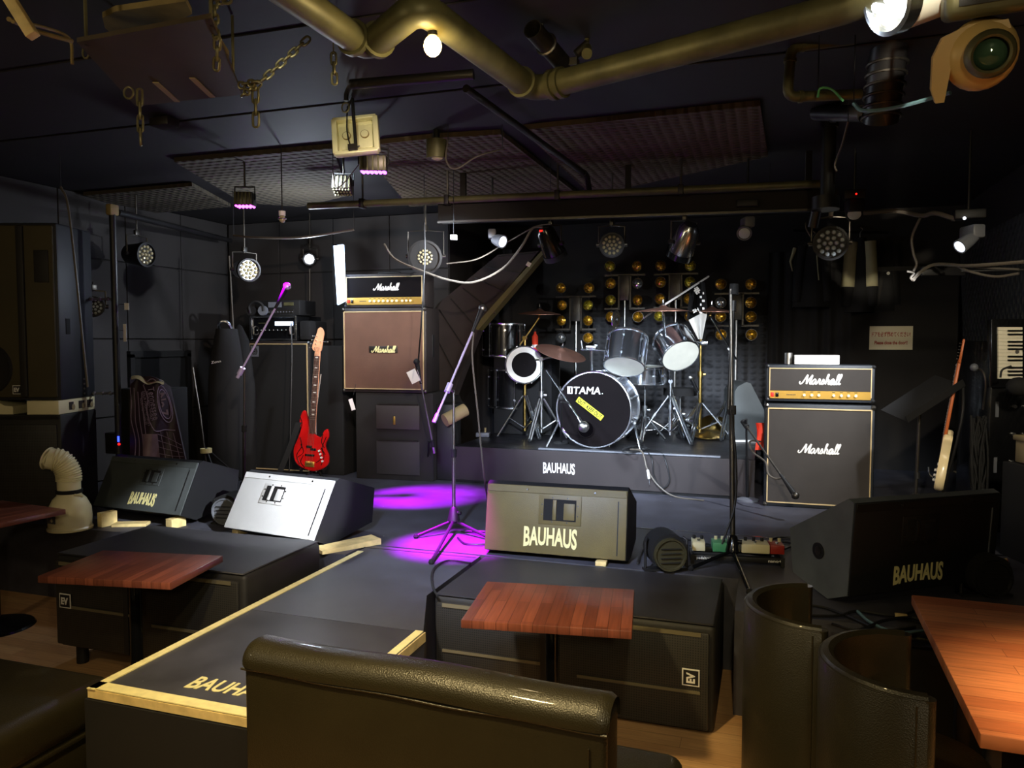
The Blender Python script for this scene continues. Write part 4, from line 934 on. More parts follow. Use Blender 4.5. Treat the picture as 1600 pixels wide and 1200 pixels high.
def amp_cab(label, loc, rz, w_, h_, d_, tol, cloth, script_w, sz, plate=False, scx=0, casters=False):
    body = MB().box((0, d_/2, h_/2), (w_, d_, h_), tol, bev=.014, seg=2)
    gr = MB().box((0, .0, h_/2), (w_-.055, .014, h_-.075), cloth, bev=.002, seg=1)
    pb = MB(); a, c = (w_-.05)/2, (h_-.07)/2
    for (x, z, dx, dz) in ((0, h_/2+c, 2*a, .008), (0, h_/2-c, 2*a, .008), (-a, h_/2, .008, 2*c), (a, h_/2, .008, 2*c)): pb.box((x, -.008, z), (dx, .012, dz), 'goldpipe')
    sc = MB()
    if plate: sc.box((0, -.011, sz), (script_w*1.2, .005, .06), 'steel_dark', bev=.003)
    sc.script(script_w, 'inkgold' if plate else 'white', frame((scx, -.014 if plate else -.009, sz), (1, 0, 0), (0, 0, 1)), th=.004)
    hd = MB().box((w_/2+.001, d_/2, h_*.55), (.008, .06, .2), 'black', bev=.003)
    cr = [('corner_cap', MB().ball((sx*(w_/2-.012), .006, zz), .02, 'steel_dark', n=8)) for sx in (-1, 1) for zz in (.016, h_-.016)]
    pt = [('cabinet', body), ('grille_cloth', gr), ('piping', pb), ('lettering', sc), ('side_handle', hd)]+cr
    T('speaker_cabinet', label, 'speaker cabinet', pt, loc=loc, rz=rz)
# right stack
xr = .355; yr = 6.05
amp_cab('black guitar speaker cabinet on the right of the stage, white script on dark cloth', (xr, yr, ST), 1, .755, .775, .36, 'tolex', 'grille_blk', .285, .445, scx=-.0)
amp_head('black amplifier head on top of the right cabinet, a white box on it', (xr, yr+.02, ST+.79), 1, .745, .275, 'tolex', 'goldpipe', 'gold', (-.07, -.005, .13, .2, .265, .33, -.14), .285)
T('paper_box', 'white long box lying on top of the right amplifier head', 'box', MB().box((0, 0, .034), (.31, .12, .068), 'white', bev=.003), loc=(xr-.02, yr+.12, ST+.79+.277), rz=1)
T('steel_can', 'grey cylinder standing at the left end of the white box', 'can', MB().cyl((0, 0, 0), (0, 0, .085), .028, 'steel', n=16), loc=(xr-.215, yr+.13, ST+.79+.277))
# left stack
xl = -3.165; yl = 6.14; dz = 5
bx = MB().box((0, .27, .39), (.735, .54, .78), 'wall_dark', bev=.006)
d1 = MB().box((.04, -.006, .565), (.41, .02, .215), mat('cabinet_flap', (58, 52, 50), .6, var=.08), bev=.003); d1h = MB().box((.01, -.02, .535), (.02, .012, .075), 'gold', bev=.004); hg = MB().box((.04, -.012, .68), (.38, .014, .012), 'pipe_dark')
d2 = MB().box((.04, -.006, .2), (.41, .02, .30), 'wall', bev=.003); hg2 = MB().box((.04, -.012, .355), (.38, .014, .012), 'pipe_dark')
T('equipment_box', 'tall black wooden box with two flaps under the left guitar cabinet', 'cabinet', [('box_body', bx), ('flap', d1, [('handle', d1h, 'brass handle'), ('hinge', hg)]), ('flap', d2, [('hinge', hg2)])], loc=(xl, yl, ST), rz=dz)
amp_cab('speaker cabinet with brown cloth on the tall black box, left stack', (xl-.085, yl-.02, ST+.782), dz, .80, .755, .36, 'tolex_w', 'grille_brown', .225, .385, plate=True, scx=0)
amp_head('amplifier head on top of the brown cloth cabinet, left stack', (xl-.085, yl, ST+1.54), dz, .765, .30, 'tolex_w', 'goldpipe', 'gold', (-.17, -.115, -.06, -.005, .05, .105, .16, .23, .28, .33), .24, red=False, scx=.02)
# bass rig
xb = -4.37; yb = 6.15
body = MB().box((0, .2, .62), (.66, .40, 1.24), 'tolex_w', bev=.012)
gr = MB().box((0, 0, .62), (.615, .014, 1.185), 'blackmatte'); pb = MB()
for (x, z, dx, dz_) in ((0, 1.215, .63, .008), (0, .03, .63, .008), (-.311, .62, .008, 1.19), (.311, .62, .008, 1.19)): pb.box((x, -.008, z), (dx, .01, dz_), 'goldpipe')
bg = MB().box((-.255, -.009, 1.145), (.085, .004, .10), 'plasticgrey', bev=.001, seg=1)
for r_ in (.032, .02): bg.tube([(-.255+r_*math.cos(i*.4), -.013, 1.145+r_*math.sin(i*.4)) for i in range(16)], .003, 'blackmatte', closed=True, n=5)
bg.ball((-.255, -.012, 1.145), .009, 'blackmatte', n=8)
T('bass_cabinet', 'tall black bass speaker cabinet with a round emblem, behind the red bass', 'speaker cabinet', [('cabinet', body), ('grille_cloth', gr), ('piping', pb), ('emblem', bg), ('corner_cap', MB().ball((.32, .006, 1.225), .02, 'chrome', n=8))], loc=(xb, yb, ST), rz=1)
z0 = ST+1.242
rk = MB()
for (x, z, dx, dz_) in ((0, .012, .51, .024), (0, .228, .51, .024), (-.243, .12, .024, .24), (.243, .12, .024, .24)): rk.box((x, .0, z), (dx, .03, dz_), 'chrome', bev=.006)
rb = MB().box((0, .22, .12), (.50, .42, .236), 'blackgloss', bev=.008); rb.box((.33, .16, .10), (.12, .3, .18), 'blackmatte', bev=.02)
fp = MB().box((0, .008, .12), (.46, .01, .19), 'blackgloss'); scn = MB().box((.115, .0, .165), (.19, .008, .035), 'e_screen')
kn = MB()
for i in range(8): kn.cyl((-.17+i*.045, .004, .10), (-.17+i*.045, -.014, .10), .008, 'blackgloss', n=10).box((-.17+i*.045, -.015, .104), (.003, .003, .01), 'ink')
hn = MB(); 
for sx in (-.2, .2): hn.tube([(sx, 0, .06), (sx, -.03, .07), (sx, -.03, .13), (sx, 0, .14)], .007, 'steel', n=6)
tx = MB().box((-.12, .002, .17), (.09, .002, .006), 'pipe')
T('rack_case', 'small rack case with bright metal rim and a lit blue screen on the bass cabinet', 'rack', [('rim', rk, 'bright aluminium rim'), ('case_body', rb), ('front_panel', fp), ('display', scn, 'pale blue lit display'), ('knob', kn), ('handle', hn), ('print', tx)], loc=(xb-.065, yb+.02, z0), rz=1)
bd = MB().box((0, .14, .07), (.49, .28, .14), 'black', bev=.008); sl = MB().box((-.02, -.004, .10), (.14, .01, .05), 'plasticgrey'); 
for sx in (.13,): sl.box((sx, -.004, .105), (.10, .01, .03), 'pipe')
kk = MB()
for i in range(12): kk.cyl((-.18+i*.032, 0, .032), (-.18+i*.032, -.012, .032), .006, 'plasticgrey', n=8)
pnl = MB().box((-.01, -.003, .035), (.38, .006, .032), 'steel_dark')
T('bass_preamp', 'black flat amplifier on top of the small rack case', 'amplifier', [('cabinet', bd), ('label_strip', sl), ('control_strip', pnl), ('knob', kk)], loc=(xb-.03, yb+.03, z0+.242), rz=1)
hp = MB().tube([(-.03, 0, .02), (-.035, -.01, .09), (.03, -.01, .13), (.09, 0, .10), (.10, 0, .04)], .012, 'black', sm=5); hc = MB().cyl((-.03, .0, .045), (-.03, .03, .045), .045, 'black', n=18); hc.cyl((.09, .0, .045), (.09, .03, .045), .045, 'plasticgrey', n=18)
T('headphones', 'black headphones set on the left end of the flat amplifier', 'headphones', [('headband', hp), ('ear_cup', hc)], loc=(xb-.235, yb-.05, z0+.242), rz=10)

# ================================================================== red bass guitar on its stand
def closed_crom(pts, n=6):
    pts = [V(p) for p in pts]; N_ = len(pts); out = []
    for i in range(N_):
        a, b, c, d = pts[i-1], pts[i], pts[(i+1) % N_], pts[(i+2) % N_]
        for j in range(n): t = j/n; out.append(.5*((2*b)+(c-a)*t+(2*a-5*b+4*c-d)*t*t+(3*b-a-3*c+d)*t**3))
    return out
def guitar(name, label, cat, loc, rz, tilt, lean, body_m, neck_m, board_m, head_m, sc=1.0, scratch=True, L_=.86, hardware='gold', strings=5):
    # local frame: x across, z up the neck, y away from the front (-y is the face)
    G = TR(rx=lean) @ Matrix.Rotation(R(tilt), 4, 'Y') @ Matrix.Scale(sc, 4)
    ol = closed_crom([(x, z+.04, 0) for x, z in ((-.015, -.253), (-.133, -.197), (-.168, -.08), (-.133, .035), (-.112, .116), (-.128, .197), (-.108, .268), (-.078, .278), (-.055, .209), (-.036, .13), (0, .09), (.04, .062), (.085, .056), (.112, .118), (.138, .122), (.149, .06), (.124, -.023), (.162, -.116), (.152, -.197), (.07, -.249))], 6)
    b = MB(); n = len(ol); lay = ((.019, .93), (.022, .97), (.014, 1), (-.014, 1), (-.022, .97), (-.019, .93)); vv = []
    for y, s_ in ((-.021, .965), (-.013, 1), (.013, 1), (.021, .965)): vv += [(p.x*s_, y, p.y*s_) for p in ol]
    ff = [tuple(range(n)), tuple(range(3*n, 4*n))[::-1]]
    for l in range(3): ff += [(l*n+i, l*n+(i+1) % n, (l+1)*n+(i+1) % n, (l+1)*n+i) for i in range(n)]
    b.add(vv, ff, body_m, G)
    if scratch:
        for q in ([(-.10, -.16), (-.13, -.08), (-.09, .0), (-.11, .08)], [(-.12, -.10), (-.07, -.05), (-.10, .02)], [(.09, .0), (.12, -.08), (.10, -.16)], [(.10, .12), (.09, .05), (.12, .0)], [(-.05, -.19), (-.09, -.14), (-.07, -.08)], [(.05, -.14), (.09, -.10), (.07, -.02)], [(-.12, .12), (-.10, .2), (-.12, .26)], [(.13, .10), (.10, .0), (.13, -.06)]):
            b.tube([G @ V((x, -.0212, z)) for x, z in q], .0042, 'blackgloss', sm=5, n=4)
    nk = MB().box((0, -.018, .5), (.052, .018, .74), neck_m, M=G, bev=.004); fb = MB().box((0, -.0305, .47), (.050, .007, .70), board_m, M=G, bev=.001, seg=1)
    for i in range(20): z = .83-.60*(1-.944**i)/(1-.944**20); fb.box((0, -.0345, z), (.05, .0015, .002), 'steel', M=G)
    dots = MB()
    for i in (0, 2, 4, 6, 8, 11, 14, 16): z = .83-.60*(1-.944**(i+.5))/(1-.944**20); dots.box((0, -.0345, z), (.024, .001, .010), 'pearl', M=G)
    hd = MB(); hp = closed_crom([(-.024, 0, 0), (.026, .0, 0), (.038, .04, 0), (.045, .12, 0), (.05, .17, 0), (.025, .215, 0), (-.005, .205, 0), (-.02, .15, 0), (-.05, .04, 0)], 4); n2 = len(hp)
    hd.add([(p.x, -.028, .86+p.y) for p in hp]+[(p.x, -.012, .86+p.y) for p in hp], [tuple(range(n2)), tuple(range(n2, 2*n2))[::-1]]+[(i, (i+1) % n2, n2+(i+1) % n2, n2+i) for i in range(n2)], head_m, G)
    pegs = []
    for i in range(strings):
        sx = -.05+.008*i if i < strings-1 else .055; z = .89+.035*i if i < strings-1 else .95; s_ = -1 if sx < 0 else 1
        pegs.append(('tuner', MB().cyl(G @ V((sx*.7, -.02, z)), G @ V((sx+s_*.025, -.02, z)), .004, 'chrome', n=8).box((sx+s_*.03, -.02, z), (.012, .008, .016), 'chrome', M=G, bev=.002)))
        pegs.append(('tuner_post', MB().cyl(G @ V((sx*.45, -.028, z)), G @ V((sx*.45, -.038, z)), .005, 'chrome', n=8)))
    pk = MB().box((-.02, -.026, .0), (.05, .014, .022), 'blackgloss', M=G, bev=.002); pk.box((.02, -.026, -.022), (.05, .014, .022), 'blackgloss', M=G, bev=.002); pk.box((-.01, -.026, -.075), (.085, .014, .018), 'blackgloss', M=G, bev=.002)
    br = MB().box((-.005, -.027, -.155), (.085, .012, .05), hardware, M=G, bev=.003)
    for i in range(strings): br.box((-.032+i*.0135, -.036, -.145), (.009, .008, .03), 'brass', M=G, bev=.002)
    kb = MB()
    for i in range(4): kb.cyl(G @ V((.075+.012*i, -.021, -.03-.03*i)), G @ V((.075+.012*i, -.038, -.03-.03*i)), .009, 'chrome' if not scratch else 'white', n=12)
    st = MB()
    for i in range(strings): x = -.02+i*.01; st.tube([G @ V((-.032+i*.0135, -.040, -.15)), G @ V((x, -.040, .83)), G @ V((x, -.032, .90))], .0012, 'steel', n=4)
    T(name, label, cat, [('body', b), ('neck', nk), ('fretboard', fb, [('inlay', dots)]), ('headstock', hd), ('pickup', pk), ('bridge', br), ('control_knob', kb), ('strings', st)]+pegs, loc=loc, rz=rz)
pb_ = PD(488, 745, 6.72)
zb_ = PD(488, 698, 6.72)
guitar('bass_guitar', 'glossy red bass guitar standing upright before the tall bass cabinet', 'bass guitar', tuple(zb_), 14, 3.2, -4, 'red_gloss', 'maple', 'rosewood', 'maple', sc=.97)
g = MB(); bz = ST
g.tube([(-.13, -.08, 0), (-.03, .05, .10), (0, .06, .14)], .009, 'black'); g.tube([(.13, -.08, 0), (.03, .05, .10), (0, .06, .14)], .009, 'black'); g.tube([(0, .24, 0), (0, .08, .10)], .009, 'black'); g.tube([(0, .06, .08), (0, .07, .60), (.05, .07, .95)], .008, 'steel')
g2 = MB().tube([(-.10, .03, .13), (-.10, -.05, .10), (-.10, -.06, .13)], .010, 'black').tube([(.10, .03, .13), (.10, -.05, .10), (.10, -.06, .13)], .010, 'black').tube([(-.10, .04, .13), (.10, .04, .13)], .009, 'black')
T('guitar_stand', 'black stand holding the red bass guitar', 'stand', [('frame', g), ('cradle', g2)], loc=(zb_.x, zb_.y+.02, ST), rz=14)
T('strap', 'black strap trailing from the red bass down to the stage', 'strap', MB().grid(lambda u, v: (PD(462, 660, 6.7)+(PD(432, 738, 6.6)-PD(462, 660, 6.7))*u+RT*(.05*v)+V((0, 0, -.02*math.sin(u*3)))), 10, 2, 'blackmatte', th=.004))
cable('instrument lead running from the small rack down before the bass cabinet', [PD(455, 505, 6.75), PD(456, 560, 6.7), PD(454, 650, 6.68), PD(452, 735, 6.68)], .006, 'cable')

# ================================================================== microphone stands
def micbody(M, m_ball='steel', m_body='black', s=1.0):
    b = MB().lathe([(.001, -.17), (.010, -.17), (.012, -.12), (.019, -.02), (.020, 0)], m_body, n=14, M=M)
    g = MB().ball((0, 0, .018), .027, m_ball, n=14, M=M); g.lathe([(.0275, .012), (.0285, .018), (.0275, .024)], m_ball, n=14, M=M)
    return [('microphone_body', b), ('microphone_grille', g)]
def mstand(label, foot, top, legs, boom, mic=True, polem='steel', boomm='steel', legm='blackgloss', r=.010, round_=None, tag_=None, micm='steel', foot_h=.10, collar=True):
    foot = V(foot); top = V(top); pt = []
    d = (top-foot).normalized()
    if round_: pt.append(('base', MB().lathe([(.001, .03), (round_*.5, .028), (round_, .012), (round_, 0), (.001, 0)], legm, n=28, M=Matrix.Translation(foot))))
    else:
        hub = foot+d*(foot_h+.01)
        pt.append(('hub', MB().lathe([(.012, .06), (.024, .05), (.042, -.03), (.03, -.045), (.012, -.05)], legm, n=14, M=Matrix.Translation(hub)).cyl(hub+V((.02, 0, .02)), hub+V((.05, .0, .02)), .012, legm, n=10)))
        for e in legs:
            e = V(e); lb = MB().tube([hub-d*.03, e], .0105, legm, n=8); lf = MB().ball(e, .018, 'blackmatte', n=8); pt.append(('leg', lb, [('rubber_foot', lf)]))
    pt.append(('pole', MB().cyl(foot+d*(.03 if round_ else foot_h), foot+(top-foot)*.55, r*1.15, polem, n=12).cyl(foot+(top-foot)*.55, top, r*.8, polem, n=12)))
    if collar: pt.append(('height_clutch', MB().cyl(foot+(top-foot)*.54, foot+(top-foot)*.54+d*.05, r*1.9, 'blackmatte' if legm != 'purple_lit' else legm, n=12)))
    if boom:
        a, b = V(boom[0]), V(boom[1]); bd = (b-a).normalized()
        pt.append(('boom_arm', MB().cyl(a, b, r*.75, boomm, n=10).cyl(a, a+bd*.06, r*1.3, boomm, n=10)))
        j = a+bd*((top-a).dot(bd)); pt.append(('boom_joint', MB().cyl(j-bd*.03, j+bd*.03, r*2.0, 'blackmatte' if boomm != 'purple_lit' else boomm, n=12).cyl(top, j, r, polem, n=8)))
        if mic:
            q = bd.to_track_quat('Z', 'Y').to_matrix().to_4x4(); q.translation = b+bd*.15; mb = micbody(q, micm); pt += [mb[0]+([(mb[1][0], mb[1][1])],)]
    T('microphone_stand', label, 'microphone stand', pt)
d = 5.0
ft = PZ(709, 832, ST)
mstand('microphone stand in the stage centre with purple-lit boom and silver microphone', (ft.x, ft.y, ST), PD(709, 612, 4.92), [PZ(650, 838, ST+.012), PZ(674, 878, ST+.012), PZ(768, 842, ST+.012)], (PD(678, 660, 4.8), PD(740, 515, 5.05)), polem='steel', boomm='purple_lit', legm='black')
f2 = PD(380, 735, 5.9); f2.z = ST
mstand('microphone stand behind the white-faced monitor with its purple-lit boom over the bass rig', f2, PD(382, 578, 5.75), [f2+V((-.28, .1, 0)), f2+V((.2, .22, 0)), f2+V((.05, -.3, 0))], (PD(371, 590, 5.72), PD(432, 478, 5.55)), polem='steel_dark', boomm='purple_lit', micm='purple_lit')
f3 = PZ(667, 742, ST)
mstand('short boom stand on a round base before the left stack, white tag at top', f3, PD(670, 690, 6.55), None, (PD(679, 708, 6.5), PD(657, 596, 6.35)), round_=.10, polem='black', boomm='steel', legm='plasticgrey', mic=True, micm='blackmatte', collar=False)
T('paper_tag', 'white printed tag hanging from the short boom stand by the left stack', 'paper', MB().box((0, 0, 0), (.075, .105, .003), 'white', M=frame(PD(646, 588, 6.2), RT+UP*.5, UP)).box((0, -.012, -.002), (.03, .03, .003), 'blackmatte', M=frame(PD(646, 588, 6.2), RT+UP*.5, UP)).cyl(PD(652, 578, 6.2), PD(659, 600, 6.36), .002, 'white', n=5))
T('paper_tag', 'pale pink tag hanging left of the tall black box', 'paper', MB().box((0, 0, 0), (.035, .10, .003), 'pearl', M=frame(PD(550, 632, 6.6), RT+UP*.3, UP)).cyl(PD(552, 618, 6.6), PD(556, 600, 6.75), .002, 'black', n=5))
f4 = PZ(1145, 883, ST)
mstand('tall dark microphone stand at right standing behind the pedalboard', f4, PD(1142, 452, 4.35), [PZ(1079, 888, ST+.012), PZ(1171, 925, ST+.012), PZ(1200, 868, ST+.012)], (PD(1146, 470, 4.35), PD(1138, 640, 4.3)), mic=False, polem='steel_dark', boomm='black', r=.013)
f5 = PZ(1168, 782, ST)
mstand('low microphone stand with a flat base before the right guitar cabinet', f5, PD(1166, 655, 5.65), None, (PD(1162, 660, 5.7), PD(1222, 745, 5.35)), round_=.085, polem='black', boomm='steel_dark', legm='plasticgrey', micm='steel_dark', collar=False)
# pedalboard
pc = PZ(1148, 880, ST); 
pcx, pcy = pc.x, pc.y+.04
bd = MB()
bd.box((-.0, -.07, .035), (.50, .035, .03), 'black', bev=.004); bd.box((0, .05, .05), (.50, .035, .03), 'black', bev=.004); bd.box((-.24, 0, .03), (.02, .2, .05), 'black'); bd.box((.24, 0, .03), (.02, .2, .05), 'black')
tx = MB().text('pedaltrain', .085, .018, 'ink', frame((-.175, -.089, .034), (1, 0, 0), (0, 0, 1)), bold=.01); tx.cut(); tx.text('nano+', .07, .014, 'ink', frame((.20, -.089, .034), (1, 0, 0), (0, 0, 1)), bold=.01)
T('pedalboard', 'black pedalboard frame on the stage behind the tub chairs', 'pedalboard', [('frame', bd), ('lettering', tx, 'white printed words')], loc=(pcx, pcy, ST), rz=9)
Mp = Matrix.Translation((pcx, pcy, ST)) @ Matrix.Rotation(R(9), 4, 'Z')
def pedal(label, x, w_, m, kn, g):
    c = Mp @ V((x, -.02, .066)); b = MB().box((0, 0, .028), (w_, .11, .05), m, bev=.004)
    kk_ = [('knob', MB().cyl((w_*(-.3+.6*i/max(1, kn-1)) if kn > 1 else 0, .03, .053), (w_*(-.3+.6*i/max(1, kn-1)) if kn > 1 else 0, .03, .072), .009, 'pedal_w' if m != 'pedal_w' else 'black', n=10)) for i in range(kn)]
    T('effect_pedal', label, 'effects pedal', [('case', b), ('footswitch', MB().cyl((0, -.03, .053), (0, -.03, .066), .009, 'chrome', n=10))]+kk_, loc=c, rz=9, group=g)
pedal('cream effect pedal at the left end of the pedalboard', -.205, .07, 'pedal_w', 2, 'pedals on the pedalboard')
pedal('green effect pedal second from left on the pedalboard', -.07, .12, 'pedal_g', 3, 'pedals on the pedalboard')
pedal('wide cream effect pedal right of the stand on the pedalboard', .10, .15, 'pedal_w', 3, 'pedals on the pedalboard')
pedal('dark red effect pedal at the right end of the pedalboard', .215, .075, 'pedal_r', 2, 'pedals on the pedalboard')
cable('black lead from the pedalboard curving over the stage to the centre monitor', [PZ(1170, 860, ST+.03), PZ(1130, 856, ST+.01), PZ(1070, 842, ST+.01), PZ(1030, 838, ST+.01), PZ(1005, 858, ST+.01), PZ(996, 880, ST+.01)], .007, 'cable')
cable('black cable loop on the stage right of the pedalboard', [PZ(1205, 866, ST+.02), PZ(1240, 850, ST+.01), PZ(1200, 846, ST+.01), PZ(1192, 852, ST+.01), PZ(1215, 840, ST+.01), PZ(1262, 842, ST+.01)], .007, 'cable')
cable('lead running down the tall dark microphone stand', [PD(1142, 640, 4.25), PD(1150, 720, 4.22), PD(1148, 790, 4.2), PD(1128, 850, 4.15)], .006, 'cable')
cable('loose lead hanging from the centre microphone to the stage', [PD(740, 520, 5.0), PD(738, 560, 4.98), PD(746, 640, 4.95), PD(756, 740, 4.9), PZ(765, 800, ST+.01), PZ(772, 850, ST+.01)], .006, 'cable_g')
cable('black lead snaking over the runway left of the wide subwoofer', [PZ(735, 880, ST+.01), PZ(700, 876, ST+.01), PZ(677, 890, ST+.01), PZ(676, 915, ST+.01), PZ(684, 932, ST+.01)], .006, 'cable')
cable('coiled lead on the stage around the centre stand foot', [PZ(720, 830, ST+.01), PZ(765, 832, ST+.01), PZ(772, 848, ST+.01), PZ(730, 850, ST+.01), PZ(715, 840, ST+.01)], .006, 'cable')
# floor par cans
k('can_face', (58, 54, 34), .5, var=.1)
def floorpar(label, c, rz, m='can_face'):
    b = MB().cyl((0, .0, .11), (0, .16, .11), .10, 'blackmatte', n=28); f = MB().lathe([(.001, 0), (.075, .0), (.08, .012), (.088, .012), (.09, -.01)], m, n=28, M=Matrix.Translation((0, -.012, .10)) @ Matrix.Rotation(R(90), 4, 'X'))
    for i in range(4): f.box((0, -.025, .06+i*.025), (.11, .004, .004), 'blackmatte')
    y = MB().tube([(-.115, .06, .0), (-.115, .06, .16), (-.10, .08, .17)], .008, 'black').tube([(.115, .06, 0), (.115, .06, .16), (.10, .08, .17)], .008, 'black').box((0, .06, .006), (.25, .06, .012), 'black')
    T('floor_par_light', label, 'stage light', [('housing', b), ('face', f, 'dull yellow-brown face'), ('yoke', y)], loc=c, rz=rz)
c = PZ(1046, 895, ST); floorpar('round black can light standing on the stage left of the pedalboard', (c.x, c.y, ST), 25)
c = PZ(1540, 945, ST); floorpar('black can light on the stage at the right end of the sideways monitor', (c.x+.05, c.y+.1, ST), 20, 'black')
c = PD(352, 800, 5.15); floorpar('black can light half hidden behind the white-faced monitor', (c.x, c.y, ST), 10, 'plasticgrey')

# ================================================================== drum kit
ZR = RZ_+.002
def drum(name, label, c, axis, r, L_, shell='chromeshell', head='head_wht', lugs=8, hoop='chrome', headlabel=None, extra=None, back='head_wht'):
    """c centre of the head that shows, axis pointing out of that head"""
    a = V(axis).normalized(); q = a.to_track_quat('Z', 'Y').to_matrix().to_4x4(); q.translation = V(c)
    sh = MB().lathe([(r, -.012), (r, -L_+.012)], shell, n=48, M=q); sh.lathe([(r*.97, -L_+.012), (r*.97, -.012)], 'black', n=32, M=q)
    h1 = MB().lathe([(.001, -.004), (r*.985, -.004), (r*.985, -.012)], head, n=48, M=q); h2 = MB().lathe([(.001, -L_+.004), (r*.985, -L_+.004), (r*.985, -L_+.012)], back, n=48, M=q)
    hp = MB()
    for z in (-.012, -L_+.012):
        hp.cut(); hp.tube([q @ V((r*1.03*math.cos(i*2*math.pi/40), r*1.03*math.sin(i*2*math.pi/40), z+.006)) for i in range(40)], .0055, hoop, closed=True, n=6)
        hp.lathe([(r*1.015, z-.012), (r*1.03, z-.01), (r*1.03, z+.008), (r*1.0, z+.01)], hoop, n=40, M=q)
    lg = MB()
    for i in range(lugs):
        t = 2*math.pi*(i+.5)/lugs; cx, cy = math.cos(t), math.sin(t); lg.cut()
        for z in ((-L_*.22, -L_*.78) if L_ > .2 else (-L_*.5,)): lg.cyl(q @ V((cx*r, cy*r, z)), q @ V((cx*(r+.016), cy*(r+.016), z)), .011, 'chrome', n=8)
        lg.cyl(q @ V((cx*(r+.014), cy*(r+.014), -.01)), q @ V((cx*(r+.014), cy*(r+.014), -L_+.01)), .0035, 'chrome', n=6)
    pt = [('shell', sh), ('drumhead', h1), ('drumhead', h2), ('hoop', hp), ('lug', lg)]+(extra or [])
    return T(name, label, 'drum', pt), q
# bass drum
bc = V((-1.415, 6.42, RZ_+.335))
Mq = frame(bc+V((0, -.003, 0)), (1, 0, 0), (0, 0, 1))
lgo = MB().text('TAMA', .235, .062, 'white', Mq @ Matrix.Translation((-.055, .165, .004)), bold=.014, shear=.12)
lgo.box((-.205, .165, .004), (.045, .062, .002), 'white', M=Mq); lgo.box((-.199, .165, .0055), (.008, .05, .002), 'head_blk', M=Mq @ Matrix.Rotation(R(0), 4, 'Z')); lgo.ball((.078, .140, .004), .005, 'white', n=8, M=Mq)
tp = MB(); Mt = Mq @ Matrix.Translation((-.03, .01, .005)) @ Matrix.Rotation(R(-36), 4, 'Z'); tp.box((0, 0, 0), (.27, .05, .001), 'yellow', M=Mt); tp.text('OUT  KEEP OUT', .25, .038, 'blackmatte', Mt @ Matrix.Translation((0, 0, .0012)), bold=.03, th=.002)
ho = MB().lathe([(.001, .003), (.068, .003)], K['hole'], n=28, M=Mq @ Matrix.Translation((-.065, -.17, .0))); ho.lathe([(.066, .003), (.070, .006), (.074, .003)], 'head_blk', n=28, M=Mq @ Matrix.Translation((-.065, -.17, .0)))
ft = []
for sx in (-1, 1): ft.append(('spur', MB().tube([bc+V((sx*.33, .12, -.12)), bc+V((sx*.41, -.02, -.335))], .010, 'chrome', n=8).ball(bc+V((sx*.33, .12, -.12)), .025, 'chrome', n=8)))
drum('bass_drum', 'large chrome bass drum with a dark front head, white lettering and yellow tape', bc, (0, -1, 0), .318, .46, head='head_blk', lugs=10, extra=[('lettering', lgo, 'white brand lettering'), ('warning_tape', tp, 'yellow warning tape'), ('port_hole', ho)]+ft)
# toms
tc = PD(975, 574, 6.55); drum('tom_drum', 'chrome tom drum over the middle of the bass drum, pale bottom head showing', tc, (-.02, -.50, -.87), .170, .30, lugs=6)
tc2 = PD(1064, 557, 6.65); drum('tom_drum', 'chrome tom drum tilted to the right beside the middle tom', tc2, (.42, -.62, -.62), .165, .26, lugs=6)
sn = V((-.985, 7.05, 0)); sp = PD(1008, 600, 7.1); drum('snare_drum', 'chrome snare drum behind and right of the bass drum', (sp.x, sp.y, sp.z), (0, .05, -1), .178, .165, lugs=10)
